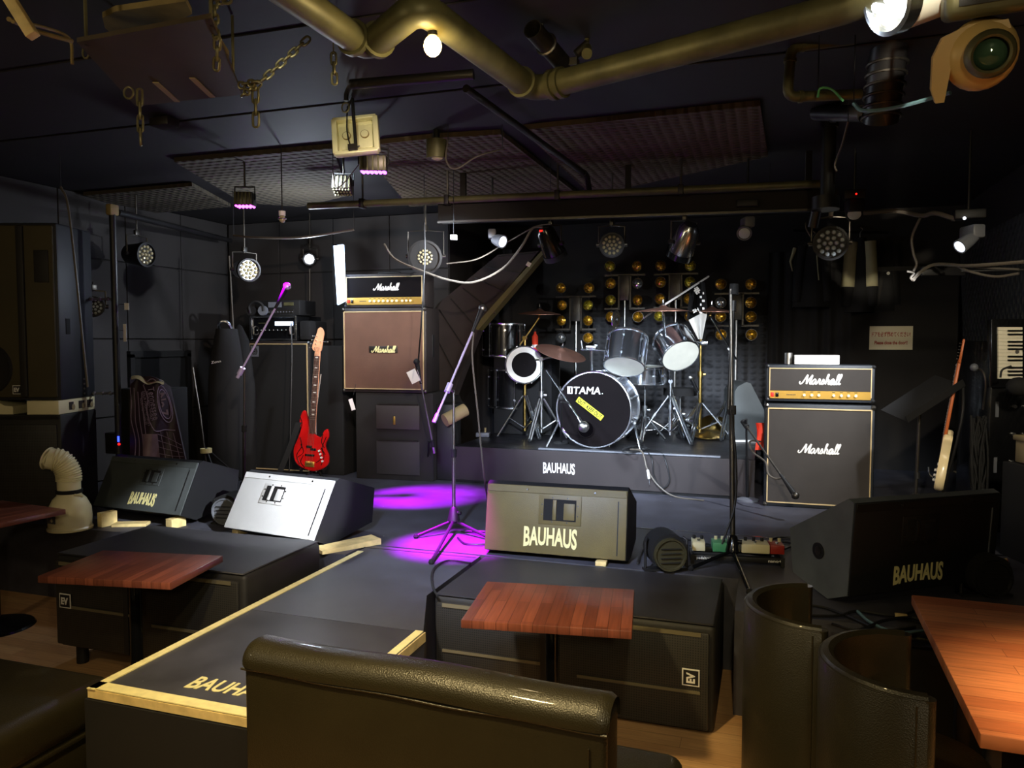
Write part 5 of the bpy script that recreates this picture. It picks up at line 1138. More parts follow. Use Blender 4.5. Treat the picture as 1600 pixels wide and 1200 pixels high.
# stand of snare
def tripod(label, foot, h_top, legs_r=.26, apex=.42, polem='chrome', legm='chrome', r=.012, rot=0, cym=None, boom=None, spread=None, name='cymbal_stand', cat='stand', low=.06, double=True, extra=None, felt=True):
    """foot: point on the floor; cym: (point, normal, radius, material)"""
    f = V(foot); top = f+V((0, 0, h_top)); pt = []
    pt.append(('tube', MB().cyl(f+V((0, 0, low)), f+V((0, 0, h_top*.55)), r*1.25, polem, n=12).cyl(f+V((0, 0, h_top*.55)), top, r*.85, polem, n=12)))
    cl = MB().cyl(f+V((0, 0, h_top*.53)), f+V((0, 0, h_top*.53+.05)), r*2, polem, n=12).box((f.x+.03, f.y, f.z+h_top*.55), (.04, .014, .02), polem, bev=.004)
    pt.append(('clutch', cl))
    for i in range(3):
        t = R(rot+120*i); o = V((math.cos(t), math.sin(t), 0)); s_ = V((-o.y, o.x, 0))*.012; l = MB()
        for sg in ((-1, 1) if double else (0,)):
            l.cyl(f+V((0, 0, apex))+s_*sg+o*.02, f+o*legs_r+V((0, 0, .012))+s_*sg, .0095, legm, n=8)
            l.cyl(f+V((0, 0, low+.03))+s_*sg, f+o*legs_r*.55+V((0, 0, apex*.46))+s_*sg, .0055, legm, n=8)
        pt.append(('leg', l, [('rubber_foot', MB().ball(f+o*legs_r+V((0, 0, .015)), .018, 'blackmatte', n=8))]))
    end = top
    if boom: end = V(boom); pt.append(('boom_arm', MB().cyl(top, end, r*.7, polem, n=10).cyl(top-(end-top)*.35, top, r*.7, polem, n=10).cyl(top-V((0, .02, 0)), top+V((0, .02, 0)), .02, polem, n=10)))
    if cym:
        p, nrm, cr, cm = cym; p = V(p); q = V(nrm).normalized().to_track_quat('Z', 'Y').to_matrix().to_4x4(); q.translation = p
        cb = MB().lathe([(.006, .030), (.018, .028), (.035, .014), (.05, .006), (cr*.6, -.004), (cr, -.022), (cr, -.024), (cr*.6, -.006), (.05, .003), (.03, .012), (.006, .027)], cm, n=48, M=q)
        pt.append(('cymbal', cb, [('wing_nut', MB().cyl(q @ V((0, 0, .02)), q @ V((0, 0, .075)), .007, 'chrome', n=8).cyl(q @ V((0, 0, .032)), q @ V((0, 0, .045)), .016, 'blackmatte', n=12))]))
        pt.append(('tilter', MB().cyl(end, q @ V((0, 0, .0)), .009, polem, n=8)))
    if extra: pt += extra
    T(name, label, cat, pt)
def onr(x, y, d=None):
    p = PZ(x, y, ZR); return V((p.x, p.y, ZR))
f = onr(1008, 683); tripod('snare drum stand under the chrome snare', (sp.x, sp.y, ZR), sp.z-ZR-.01, .2, .22, rot=30, name='snare_stand')
f = onr(820, 683)
h1 = PD(843, 487, 7.35)
tripod('brass-toned cymbal stand at far left carrying a flat crash cymbal', f, PD(818, 528, 7.2).z-ZR, .26, .40, polem='brass', rot=200, boom=PD(842, 497, 7.3), cym=(h1, (.03, -.05, 1), .205, 'bronze'))
f = onr(846, 686); c_ = PD(877, 548, 7.0)
tripod('chrome stand holding the tilted reddish ride cymbal at left', f, PD(848, 562, 6.9).z-ZR, .24, .38, rot=260, polem='steel', legm='steel', boom=PD(877, 556, 6.98), cym=(c_, (.32, -.18, 1), .235, 'bronze'))
f = onr(1047, 690); c_ = PD(1036, 482, 6.5)
tripod('big double-braced chrome cymbal stand right of the bass drum', f, PD(1046, 600, 6.55).z-ZR, .30, .42, rot=195, r=.014, boom=PD(1036, 492, 6.5), cym=(c_, (.0, -.03, 1), .215, 'bronze'))
f = onr(1093, 686); c_ = PD(1112, 484, 6.9)
tripod('second cymbal stand with brass tube and thin edge-on cymbal', f, PD(1095, 500, 6.85).z-ZR, .30, .34, rot=140, r=.013, polem='brass', boom=PD(1110, 492, 6.9), cym=(c_, (.0, -.0, 1), .215, 'bronze'))
f = onr(1138, 684)
tripod('right-hand chrome boom stand reaching up to the left over the riser', f, PD(1140, 545, 6.9).z-ZR, .28, .36, rot=20, r=.014, boom=PD(1110, 494, 6.9), polem='chrome')
f = onr(873, 672)
tripod('chrome hi-hat stand seen at the left flank of the bass drum', f, PD(870, 560, 6.95).z-ZR, .2, .3, rot=80, double=False, polem='steel', legm='purple_lit', name='hihat_stand')
# splash on a spike
p = PD(962, 500, 6.75)
T('splash_cymbal', 'small steel cymbal seen edge-on, standing up behind the middle tom', 'cymbal', MB().lathe([(.004, 0), (.03, .012), (.09, .004), (.09, .002), (.03, .009), (.004, -.003)], 'chrome', n=32, M=frame(p, (.25, 1, .0), (.06, 0, 1))).cyl(p+V((.0, 0, -.10)), p+V((0, 0, -.02)), .006, 'chrome'))
# tom holder left
p = PD(925, 545, 6.7)
b = MB().tube([PD(925, 590, 6.75), PD(924, 545, 6.7)], .014, 'chrome').box(tuple(PD(924, 543, 6.7)), (.09, .05, .035), 'chrome', bev=.008).tube([PD(908, 546, 6.7), PD(945, 548, 6.65)], .008, 'chrome').tube([PD(910, 546, 6.7), PD(908, 532, 6.7)], .006, 'chrome').ball(tuple(PD(931, 540, 6.68)), .02, 'chrome', n=10)
T('tom_holder', 'chrome tom holder rising between the bass drum and the middle tom', 'drum hardware', b)
b = MB().box(tuple(PD(1078, 535, 6.75)), (.06, .05, .06), 'chrome', bev=.01).box(tuple(PD(1100, 536, 6.8)), (.07, .05, .04), 'chrome', bev=.01).tube([PD(1068, 535, 6.72), PD(1105, 535, 6.85)], .009, 'chrome')
T('tom_holder', 'chrome clamp joining the tilted tom to the cymbal stand', 'drum hardware', b)
# drumstick-like boom, black shirt and white cloth on it
T('boom_arm', 'pale straight boom rod slanting up to the right behind the tilted tom', 'drum hardware', MB().cyl(PD(1037, 477, 6.5), PD(1107, 432, 6.95), .0085, 'pearl', n=10).cyl(PD(1107, 432, 6.95), PD(1115, 426, 7.0), .003, 'black').cyl(PD(1033, 478, 6.5), PD(1006, 497, 6.35), .006, 'steel'))
def cloth(u, v):
    y = PD(1090+ (u-.5)*(22+12*v), 441+58*v, 6.85-.05*math.sin(u*9+v*3)*(.4+v)); return y+V((0, .02*math.sin(u*6.3), 0))
sh = MB().grid(cloth, 18, 14, 'jacket', th=.02)
prt = MB(); Mc = frame(PD(1089, 454, 6.76), RT*.8+UP*.5, UP*.8-RT*.5); prt.text('#', .05, .06, 'white', Mc, bold=.05); prt.cut(); prt.text('SH', .055, .032, 'white', frame(PD(1087, 485, 6.73), RT+UP*.4, UP), bold=.03)
prt.cut()
for i in range(6): prt.box((0, 0, 0), (.012+.006*(i % 3), .02, .002), 'pearl', M=frame(PD(1099-i % 2*4, 458+i*6, 6.755), RT, UP))
T('shirt', 'black shirt with white print draped over the boom above the drums', 'shirt', [('cloth', sh), ('print', prt)])
T('towel', 'white cloth hanging below the black printed shirt', 'towel', MB().grid(lambda u, v: PD(1076+30*u*(1-.8*v)+15*v, 500+30*v-16*u*(1-v), 6.8+.04*math.sin(u*8)), 12, 10, 'white', th=.012))
# floor toms, left, black
for (x, y, dd, r_, L_, lb) in ((787, 505, 7.75, .20, .34, 'black rack of drums with chrome lugs, upper left drum by the curtain'), (801, 575, 7.8, .235, .40, 'black floor tom below it with chrome legs, behind the white-ringed drum')):
    c = PD(x, y, dd); drum('floor_tom', lb if 'upper' in lb else 'black floor tom with chrome legs behind the white-ringed drum', (c.x, c.y, c.z), (0, 0, 1), r_, L_, shell='blackgloss', head='head_blk', lugs=8)
c = PD(819, 570, 7.25)
rg = MB().lathe([(.118, .001), (.168, .001), (.168, .006), (.118, .006), (.118, .001)], 'head_wht', n=48, M=frame(c, RT, UP))
drum('tom_drum', 'black drum facing forward with a broad pale ring on its head', c, (-FW.x, -FW.y, .03), .172, .24, shell='blackgloss', head='head_blk', lugs=8, extra=[('ring', rg, 'pale grey damping ring')])
T('drink_bottle', 'small red and white bottle standing beside the black drums', 'bottle', [('bottle', MB().lathe([(.001, 0), (.028, 0), (.03, .01), (.03, .14), (.012, .17), (.012, .19), (.001, .19)], 'redcloth', n=18)), ('label_band', MB().lathe([(.0305, .03), (.0305, .06)], 'pearl', n=18)), ('cap', MB().cyl((0, 0, .19), (0, 0, .21), .014, 'black'))], loc=tuple(PD(836, 548, 7.6)))
T('side_shelf', 'dark equipment case behind the black drums', 'case', MB().box((0, 0, 0), (.6, .3, PD(836, 548, 7.6).z-ZR), 'blackmatte', M=Matrix.Translation((PD(836, 548, 7.6).x-.1, PD(836, 548, 7.6).y+.05, (PD(836, 548, 7.6).z+ZR)/2)), bev=.01))
# kick microphone on a boom, and its small stand
a = PD(854, 579, 6.55); b_ = PD(903, 652, 6.1); e = PD(912, 667, 6.05)
m1 = MB().cyl(a, b_, .0075, 'chrome', n=10); m2 = MB().cyl(b_, e, .012, 'chrome', r2=.02, n=12); m3 = MB().ball(e, .044, 'steel', n=20)
fo = onr(877, 693); st = MB().cyl(fo, PD(877, 628, 6.15), .008, 'blackmatte', n=8).lathe([(.001, .015), (.07, .012), (.07, 0), (.001, 0)], 'blackmatte', M=Matrix.Translation(fo)).ball(tuple(PD(877, 622, 6.15)), .022, 'blackmatte', n=10).cyl(PD(877, 628, 6.15), PD(888, 630, 6.2), .006, 'blackmatte')
T('kick_microphone_stand', 'chrome round microphone on a slanting boom before the bass drum hole', 'microphone stand', [('boom_arm', m1), ('microphone_body', m2), ('microphone_grille', m3, 'shiny round microphone head'), ('stand', st)])
# snare and tom microphones
for (x0, y0, x1, y1, dd, lb) in ((1079, 590, 1090, 612, 6.8, 'small microphone clamped by the right cymbal stand'),):
    T('clip_microphone', lb, 'microphone', MB().cyl(PD(x0, y0, dd), PD(x1, y1, dd), .016, 'blackgloss', n=12).ball(tuple(PD(x0, y0, dd)), .02, 'steel', n=10).ball(tuple(PD(x1, y1, dd)), .014, 'chrome', n=8))
# drum throne and pedal
f = onr(1062, 682); tripod('low drum stool stand hidden behind the double-braced stand', f, .40, .22, .2, rot=50, name='drum_throne', cat='stool', extra=[('seat', MB().cyl(f+V((0, 0, .40)), f+V((0, 0, .47)), .16, 'blackmatte', n=28))])
p = onr(930, 700)+V((0, .0, 0))
# stacked brass cymbals on the riser
for i, (x, y, tl, lb) in enumerate(((1107, 678, 10, 'bottom one of the golden cymbals leaning on the riser floor'), (1117, 672, 45, 'upright golden cymbal leaning over the others on the riser'))):
    c = onr(x, y+8)+V((0, 0, .06+.03*i))
    T('cymbal', lb, 'cymbal', MB().lathe([(.004, .02), (.03, .015), (.05, 0), (.15, -.015), (.15, -.018), (.05, -.003), (.004, .017)], 'brass', n=36, M=Matrix.Translation(c) @ Matrix.Rotation(R(tl), 4, 'X') @ Matrix.Rotation(R(12*i), 4, 'Y')), group='golden cymbals on the riser')
# drummer's wedge beside the kit
q = [PD(x, y, 7.0) for x, y in ((1148, 612), (1153, 604), (1166, 597), (1173, 599), (1194, 640), (1196, 694), (1148, 694))]
T('monitor_wedge', 'grey side of a small monitor beside the drums, next to the right amplifier', 'speaker', MB().slab(q, .35, 'mon_black', nrm=(FW.x, FW.y, 0)))
T('paper_sheet', 'white sheets lying on the riser beside the grey monitor', 'paper', MB().box((0, 0, .01), (.26, .16, .02), 'white', bev=.003), loc=tuple(PZ(1166, 689, ZR+.0)+V((.02, -.02, .0))), rz=10)
T('red_cloth', 'orange-red cloth hanging behind the right amplifier stack', 'cloth', MB().grid(lambda u, v: PD(1181+14*u+2*math.sin(v*4), 661+42*v, 6.5+.03*math.sin(u*7+v*2)), 8, 8, 'redcloth', th=.01))
# cables hanging from the riser edge
cable('loop of black cable hanging over the riser front', [PZ(1000, 700, ZR+.02), PZ(1030, 705, ZR+.02), PY(1040, 720, 6.17), PY(1046, 750, 6.16), PY(1035, 762, 6.16), PY(1022, 745, 6.16), PY(1018, 715, 6.17), PZ(1005, 702, ZR+.02)], .006, 'cable')
cable('grey cable running from the riser edge down to the stage', [PZ(985, 702, ZR+.02), PZ(1003, 706, ZR+.02), PY(1012, 735, 6.17), PY(1030, 760, 6.15), PZ(1055, 776, ST+.01), PZ(1100, 782, ST+.01)], .007, 'cable_g')
cable('coil of blue-black cable on the riser edge', [PZ(975, 700, ZR+.02), PZ(1000, 695, ZR+.02), PZ(1010, 702, ZR+.02), PZ(985, 707, ZR+.02), PZ(972, 703, ZR+.03), PZ(995, 697, ZR+.03), PZ(1012, 700, ZR+.03)], .007, 'cable')
T('cable_connector', 'white plug dangling before the riser front', 'connector', MB().cyl(PY(1012, 734, 6.15), PY(1014, 748, 6.15), .010, 'white', n=10).cyl(PY(1014, 748, 6.15), PY(1015, 758, 6.15), .004, 'chrome'))
cable('pale cable curling down the left side of the right guitar cabinet', [PD(1188, 690, 6.0), PD(1172, 690, 5.95), PD(1176, 706, 5.9), PD(1196, 722, 5.7), PD(1200, 740, 5.6), PD(1212, 748, 5.55), PD(1226, 746, 5.5)], .008)
# small tools
T('tape_roll', 'little white-capped bottle and tape pieces lying by the bass drum', 'tape', MB().cyl(onr(938, 697)+V((0, 0, .012)), onr(952, 698)+V((0, 0, .012)), .012, 'white', n=10))

# ================================================================== amber lamp stands behind the kit
def lampstand(label, cx, top_z, cols, rows, dd, foot_y=None, pole_px=None, clear=()):
    y = dd; pt = []
    fr = MB(); X = [PY(c, 500, y).x for c in cols]; zz = [PY((cols[0]+cols[1])/2, r_, y).z for r_ in rows]
    xc = (X[0]+X[1])/2; bar_t = (zz[0]+zz[1])/2+.0; bar_b = (zz[2]+zz[3])/2
    w2 = abs(X[1]-X[0])/2
    fr.box((xc, y+.03, bar_t), (2*w2+.14, .018, .018), 'steel_dark'); fr.box((xc-w2*.5-.06, y+.03, bar_b), (w2+.02, .018, .018), 'steel_dark'); fr.box((xc+w2*.5+.06, y+.03, bar_b), (w2+.02, .018, .018), 'steel_dark')
    for sx in (-1, 1): fr.box((xc+sx*.06, y+.03, (bar_t+bar_b)/2), (.018, .018, bar_t-bar_b), 'steel_dark')
    pl = MB().box((xc, y+.015, bar_t-.13), (.10, .02, .26), 'steel_dark', bev=.004)
    po = MB().cyl((xc, y+.05, ZR+.02), (xc, y+.05, bar_t-.26), .015, 'steel', n=12); po.lathe([(.001, .02), (.14, .012), (.14, 0), (.001, 0)], 'black', n=24, M=Matrix.Translation((xc, y+.05, ZR)))
    pt = [('frame', fr), ('centre_plate', pl), ('pole', po)]
    for i, c in enumerate(cols):
        for j, r_ in enumerate(rows):
            p = PY(c+random.uniform(-1.5, 1.5), r_, y-.02); mm = 'clearlamp' if (i, j) in clear else random.choice(['amber', 'amber', 'amber_y'])
            q = frame(p, (1, random.uniform(-.25, .25), 0), (0, random.uniform(-.2, .2), 1))
            lb = MB().lathe([(.001, .030), (.02, .028), (.042, .017), (.056, 0), (.05, -.03), (.03, -.06), (.001, -.065)], mm, n=22, M=q)
            rm = MB().lathe([(.05, .004), (.056, .004), (.056, -.02), (.05, -.02)], 'steel_dark', n=22, M=q).cyl(p+V((0, .05, 0)), V((p.x, y+.03, bar_t if j < 2 else bar_b)), .006, 'black', n=6)
            pt.append(('lamp', lb, [('lamp_rim', rm)], 'clear glass lamp') if mm == 'clearlamp' else ('lamp', lb, [('lamp_rim', rm)]))
    T('amber_lamp_stand', label, 'stage light', pt)
yl_ = 7.95
lampstand('stand of eight round amber lamps, far left of the four behind the drums', 899, 0, (877, 920), (450, 477, 501, 528), yl_, clear=((0, 3),))
lampstand('tall stand of eight amber lamps, second from left behind the middle tom', 976, 0, (954, 996), (416, 443, 469, 495), yl_, clear=((1, 1),))
lampstand('tall stand of eight amber lamps, third from left behind the tilted tom', 1055, 0, (1031, 1078), (415, 441, 467, 494), yl_)
lampstand('stand of eight amber lamps, far right of the four behind the drums', 1150, 0, (1127, 1174), (444, 473, 495, 523), yl_, clear=((0, 1),))

# ================================================================== slanted stair, curtain, back wall things
yy = 7.15
q = [PY(x, y, 6.86) for x, y in ((664, 520), (690, 470), (778, 398), (842, 392), (742, 512), (704, 610), (672, 612))]
sb = MB().slab(q, .10, 'stair', nrm=(0, 1, 0))
for i in range(7):
    t = i/6; a = PY(690+86*t, 545-110*t, 6.85); c = PY(737+92*t-8, 585-150*t, 6.85)
    a = PY(668+110*t, 500-100*t, 6.85); c = PY(712+122*t, 585-190*t, 6.85); sb.cyl(a, c, .005, 'pipe_dark', n=5)
ed = MB().slab([PY(846, 392, 6.82), PY(853, 392, 6.82), PY(747, 516, 6.82), PY(739, 512, 6.82)], .14, 'dk_yellow', nrm=(0, 1, 0)); ed.slab([PY(739, 512, 6.82), PY(747, 516, 6.82), PY(708, 618, 6.82), PY(700, 614, 6.82)], .14, 'stair', nrm=(0, 1, 0))
T('slanted_stair', 'dark boarded underside of a stair slanting up to the right, pale edge strip', 'stair', [('soffit', sb), ('edge_strip', ed, 'pale greenish edge strip')])
def curt(x0, x1, y, z0, z1, n=30, amp=.035): 
    return MB().grid(lambda u, v: (x0+(x1-x0)*u, y+amp*math.sin(u*n)*(.6+.4*math.sin(u*11)), z0+(z1-z0)*v), 90, 4, 'curtain', th=.01)
T('curtain', 'black curtain hanging left of the drums below the slanted stair', 'curtain', curt(PY(708, 500, 7.75).x, PY(800, 500, 7.75).x, 7.75, ZR-.3, 2.7, 34))
T('curtain', 'black curtain hanging right of the drums behind the amplifier', 'curtain', curt(PY(1200, 500, 8.0).x, PY(1330, 500, 8.0).x, 8.0, ST, 2.6, 40, .02))
# sign
p = PY(1392, 528, 8.1); Ms = frame(p, (1, 0, 0), (0, 0, 1))
p = V((p.x, YA-.075, p.z))
Ms = frame(PY(1392, 528, YA-.07), (1, 0, 0), (0, 0, 1))
sg = MB().box((0, 0, 0), (.375, .225, .006), 'signboard', M=Ms); t1 = MB().text('ドアを必ず閉めてください!', .335, .05, 'redink', Ms @ Matrix.Translation((0, .035, .0032)), bold=.02, th=.001); t1.cut(); t1.text('Please close the door!!', .285, .036, 'redink', Ms @ Matrix.Translation((0, -.045, .0032)), bold=.03, th=.001)
T('door_sign', 'cream sign with two lines of red lettering on the dark door', 'sign', [('board', sg), ('lettering', t1, 'red lettering')])
# jackets
def jacket(label, px, ptop, pbot, dd, w_, light=False, piping=True):
    top = PD(px, ptop, dd); bot = PD(px, pbot, dd); H_ = top.z-bot.z; c = V((top.x, top.y, top.z))
    b = MB()
    def f(u, v):
        a = 2*math.pi*u; ww = w_*(.42+.58*min(1, (v*4)))*(1+.08*v); dp = .07+.03*v
        return (c.x+ww/2*math.cos(a)*(1+.04*math.sin(6*a)), c.y+dp*math.sin(a)*(1+.1*math.sin(5*a+2)), c.z-H_*v)
    b.grid(f, 36, 14, 'jacket')
    sl = MB()
    for sg in (-1, 1):
        s0 = c+V((sg*w_*.30, -.03, -.04)); s1 = c+V((sg*w_*.42, -.05, -H_*.92))
        if light: sl.tube([s0, s0+(s1-s0)*.45, s0+(s1-s0)*.7], .06, 'jacket_l', n=14, r2=.062); b.tube([s0+(s1-s0)*.7, s1], .06, 'jacket', n=14, r2=.045)
        else: b.tube([s0, s0+(s1-s0)*.5, s1], .05, 'jacket', n=14, r2=.042)
    hk = MB().tube([c+V((0, 0, -.02)), c+V((0, 0, .05)), c+V((.02, 0, .08)), c+V((.0, 0, .10))], .005, 'steel', sm=4)
    pt = [('garment', b), ('hanger_hook', hk)]
    if light: pt.append(('sleeve', sl, 'pale grey-green upper sleeves'))
    elif piping: pt.append(('piping', MB().tube([c+V((w_*.08, -.085, -.04)), c+V((w_*.14, -.11, -H_*.45)), c+V((w_*.17, -.11, -H_*.6))], .006, 'jacket_l', n=6).tube([c+V((-w_*.5, -.06, -.06)), c+V((-w_*.62, -.08, -H_*.3)), c+V((-w_*.56, -.08, -H_*.45))], .018, 'jacket_l', n=8, r2=.004), 'pale trim'))
    T('jacket', label, 'jacket', pt)
jacket('black jacket with thin pale trim, leftmost of the hanging jackets', 1270, 378, 480, 7.3, .32)
jacket('black jacket with pale grey-green sleeves hanging behind the unlit par can', 1344, 372, 488, 7.3, .26, light=True)
jacket('plain black jacket with a small white badge, rightmost of those hanging', 1385, 376, 486, 7.4, .24, piping=False)
T('badge_button', 'small white round badge pinned on the rightmost black jacket', 'badge', MB().cyl(PD(1388, 427, 7.3), PD(1388, 427, 7.28), .015, 'white', n=14))
T('clothes_rail', 'thin dark rail from which the jackets hang', 'rail', MB().cyl(PD(1240, 360, 7.3), PD(1410, 364, 7.4), .012, 'pipe_blk', n=10))

# ================================================================== right side: music stand, white guitar, rack, keyboard
p = PD(1429, 812, 5.2); f = V((p.x, p.y, ST))
Md = frame(PD(1440, 622, 5.1), RT*.84+UP*.54, FW+UP*.30-RT*.1)
dk = MB().box((0, 0, 0), (.44, .28, .006), 'blackmatte', M=Md, bev=.002); dk.box((0, -.145, .025), (.44, .006, .05), 'blackmatte', M=Md)
po = MB().cyl(f+V((0, 0, .1)), PD(1437, 645, 5.12), .011, 'steel_dark', n=10).cyl(PD(1437, 645, 5.12), PD(1438, 630, 5.1), .018, 'black')
lg = [('leg', MB().tube([f+V((0, 0, .22)), f+V((.26*math.cos(R(a)), .26*math.sin(R(a)), .01))], .008, 'black', n=8)) for a in (100, 220, 340)]
T('music_stand', 'black music stand with tilted desk between the right stack and the white guitar', 'music stand', [('desk', dk), ('pole', po), ('clutch', MB().cyl(PD(1433, 738, 5.17), PD(1433, 748, 5.17), .018, 'black'))]+lg)
T('wooden_post', 'short brown wooden peg behind the sideways monitor', 'wood', MB().cyl(PD(1397, 815, 5.3), PD(1397, 790, 5.3), .018, 'brownpost', n=10).cyl(V((PD(1397, 815, 5.3).x, PD(1397, 815, 5.3).y, ST)), PD(1397, 815, 5.3), .018, 'brownpost', n=10))
gp = PD(1474, 722, 5.05)
k('cream_guitar', (244, 222, 172), .3, coat=.5, var=.04)
k('neck_orange', (190, 96, 40), .4, var=.1)
# edge-on guitar: strings face left, leaning back slightly to the right
def eguitar():
    S_ = .93
    G = Matrix.Translation(gp) @ Matrix.Rotation(R(18.5), 4, 'Z') @ Matrix.Rotation(R(9), 4, 'Y') @ Matrix.Rotation(R(-120), 4, 'Z') @ Matrix.Scale(S_, 4)
    ol = closed_crom([(0, -.20, 0), (.11, -.19, 0), (.155, -.12, 0), (.14, -.03, 0), (.105, .05, 0), (.12, .12, 0), (.14, .17, 0), (.11, .20, 0), (.07, .16, 0), (.03, .12, 0), (-.03, .12, 0), (-.065, .17, 0), (-.10, .225, 0), (-.135, .22, 0), (-.145, .16, 0), (-.12, .07, 0), (-.13, -.02, 0), (-.155, -.10, 0), (-.12, -.185, 0)], 6)
    n = len(ol); b = MB(); vv = []
    for y, s_ in ((-.029, .955), (-.018, 1), (.018, 1), (.029, .955)): vv += [(p.x*s_, y, p.y*s_) for p in ol]
    ff = [tuple(range(n)), tuple(range(3*n, 4*n))[::-1]]
    for l in range(3): ff += [(l*n+i, l*n+(i+1) % n, (l+1)*n+(i+1) % n, (l+1)*n+i) for i in range(n)]
    b.add(vv, ff, 'cream_guitar', G)
    nk = MB().box((0, -.018, .42), (.05, .022, .62), 'neck_orange', M=G, bev=.007); fb = MB().box((0, -.031, .40), (.048, .006, .60), 'rosewood', M=G)
    for i in range(20): fb.box((0, -.035, .69-.5*(1-.944**i)/(1-.944**20)), (.048, .002, .002), 'steel', M=G)
    hd = MB().box((0, -.016, .79), (.07, .016, .17), 'neck_orange', M=G, bev=.004)
    pg = MB()
    for i in range(6): pg.cyl(G @ V((-.034, -.016, .735+.022*i)), G @ V((-.06, -.016, .735+.022*i)), .006, 'steel', n=8); pg.cyl(G @ V((-.02, -.02, .735+.022*i)), G @ V((-.02, -.04, .735+.022*i)), .004, 'steel', n=6)
    pu = MB()
    for z in (-.02, -.06, -.10): pu.box((0, -.028, z), (.07, .012, .018), 'white', M=G, bev=.002)
    kn = MB()
    for i in range(3): kn.cyl(G @ V((.08, -.023, -.06-.035*i)), G @ V((.08, -.045, -.06-.035*i)), .009, 'white', n=10)
    tr = MB().tube([G @ V((.02, -.03, -.125)), G @ V((.05, -.07, -.10)), G @ V((.06, -.085, -.05))], .004, 'chrome', sm=4)
    br = MB().box((0, -.03, -.13), (.08, .015, .04), 'chrome', M=G)
    T('electric_guitar', 'cream electric guitar seen edge-on, standing at the right by the foam wall', 'guitar', [('body', b), ('neck', nk), ('fretboard', fb), ('headstock', hd), ('tuners', pg), ('pickup', pu), ('control_knob', kn), ('tremolo_arm', tr), ('bridge', br)])
    s = MB(); base = V((gp.x, gp.y, ST)); lo = G @ V((0, .0, -.215))
    s.tube([base+V((-.2, -.1, 0)), base+V((0, .05, .16)), V((lo.x, lo.y, lo.z-.01))], .011, 'black', sm=3); s.tube([base+V((.22, -.05, 0)), base+V((.0, .05, .16))], .011, 'black'); s.tube([base+V((.02, .3, 0)), base+V((0, .05, .16)), G @ V((.1, .06, .3)), G @ V((.02, .03, .56))], .009, 'black', sm=4)
    h = MB().tube([PD(1472, 787, 5.0), PD(1490, 790, 5.0), PD(1514, 800, 5.0)], .012, 'gold')
    T('guitar_stand', 'black stand with a yellow arm under the cream guitar', 'stand', [('frame', s), ('yellow_arm', h)])
    T('strap', 'purple-lit pale strap hanging under the cream guitar', 'strap', MB().grid(lambda u, v: PD(1464-14*u+10*v, 778+28*u, 5.0+.02*v), 6, 2, 'pearl', th=.006))
eguitar()
# leaning boards and bundle of cables
T('cable_bundle', 'thick curtain of black cables hanging at the right before the rack', 'cable', (lambda m: [m.tube([PD(1528+random.uniform(-12, 14), 655+random.uniform(-6, 10), 4.8+random.uniform(-.05, .05)), PD(1530+random.uniform(-14, 14), 720, 4.75+random.uniform(-.06, .06)), PD(1532+random.uniform(-12, 14), 800, 4.7+random.uniform(-.06, .06)), PD(1540+random.uniform(-12, 12), 866, 4.7)], .007, 'blackmatte', n=5, sm=4) for _ in range(46)] and m)(MB()))
rx = PD(1575, 720, 5.0)
rkx = MB().box((-.05, .2, .62), (.30, .45, 1.24), 'blackgloss', bev=.008)
kn = MB(); un = MB()
for i, z in enumerate((1.15, .98, .80, .62, .44, .27)):
    un.box((-.05, -.012, z), (.28, .02, .14), 'black', bev=.003); un.box((-.16, -.024, z), (.02, .008, .10), 'plasticgrey') if i in (2, 4) else None
    for j in range(2): kn.cyl((-.06+.07*j, -.02, z+.02), (-.06+.07*j, -.045, z+.02), .012, 'steel', n=10)
T('equipment_rack', 'black equipment rack with round knobs at the right edge, below the keyboard', 'rack', [('cabinet', rkx), ('rack_unit', un), ('knob', kn)], loc=(rx.x+.06, rx.y-.02, ST), rz=12)
T('white_label', 'long white strip stuck on the equipment rack side', 'label', MB().box((0, 0, 0), (.025, .20, .004), 'steel', M=frame(PD(1543, 800, 4.66), RT, UP)))
T('drawer_box', 'pale yellowish box on the shelf at the right edge', 'box', MB().box((0, 0, .07), (.22, .2, .13), 'strip', bev=.008).box((0, 0, .145), (.24, .22, .03), 'strip', bev=.006), loc=tuple(PD(1634, 727, 4.3)), rz=18)
T('speaker_cabinet', 'dark ribbed speaker cabinet at the far right edge under the pale box', 'speaker cabinet', [('cabinet', MB().box((0, .12, 0), (.30, .24, PD(1634, 727, 4.3).z-ST), 'blackmatte', M=Matrix.Translation((0, 0, (PD(1634, 727, 4.3).z-ST)/2)), bev=.006)), ('grille', MB().box((.02, -.006, .40), (.24, .012, .6), 'perf')), ('side_rail', MB().box((-.14, -.01, (PD(1634, 727, 4.3).z-ST)/2), (.025, .02, PD(1634, 727, 4.3).z-ST-.02), 'stair'))], loc=(PD(1634, 900, 4.3).x+.02, PD(1634, 900, 4.3).y-.05, ST), rz=18)
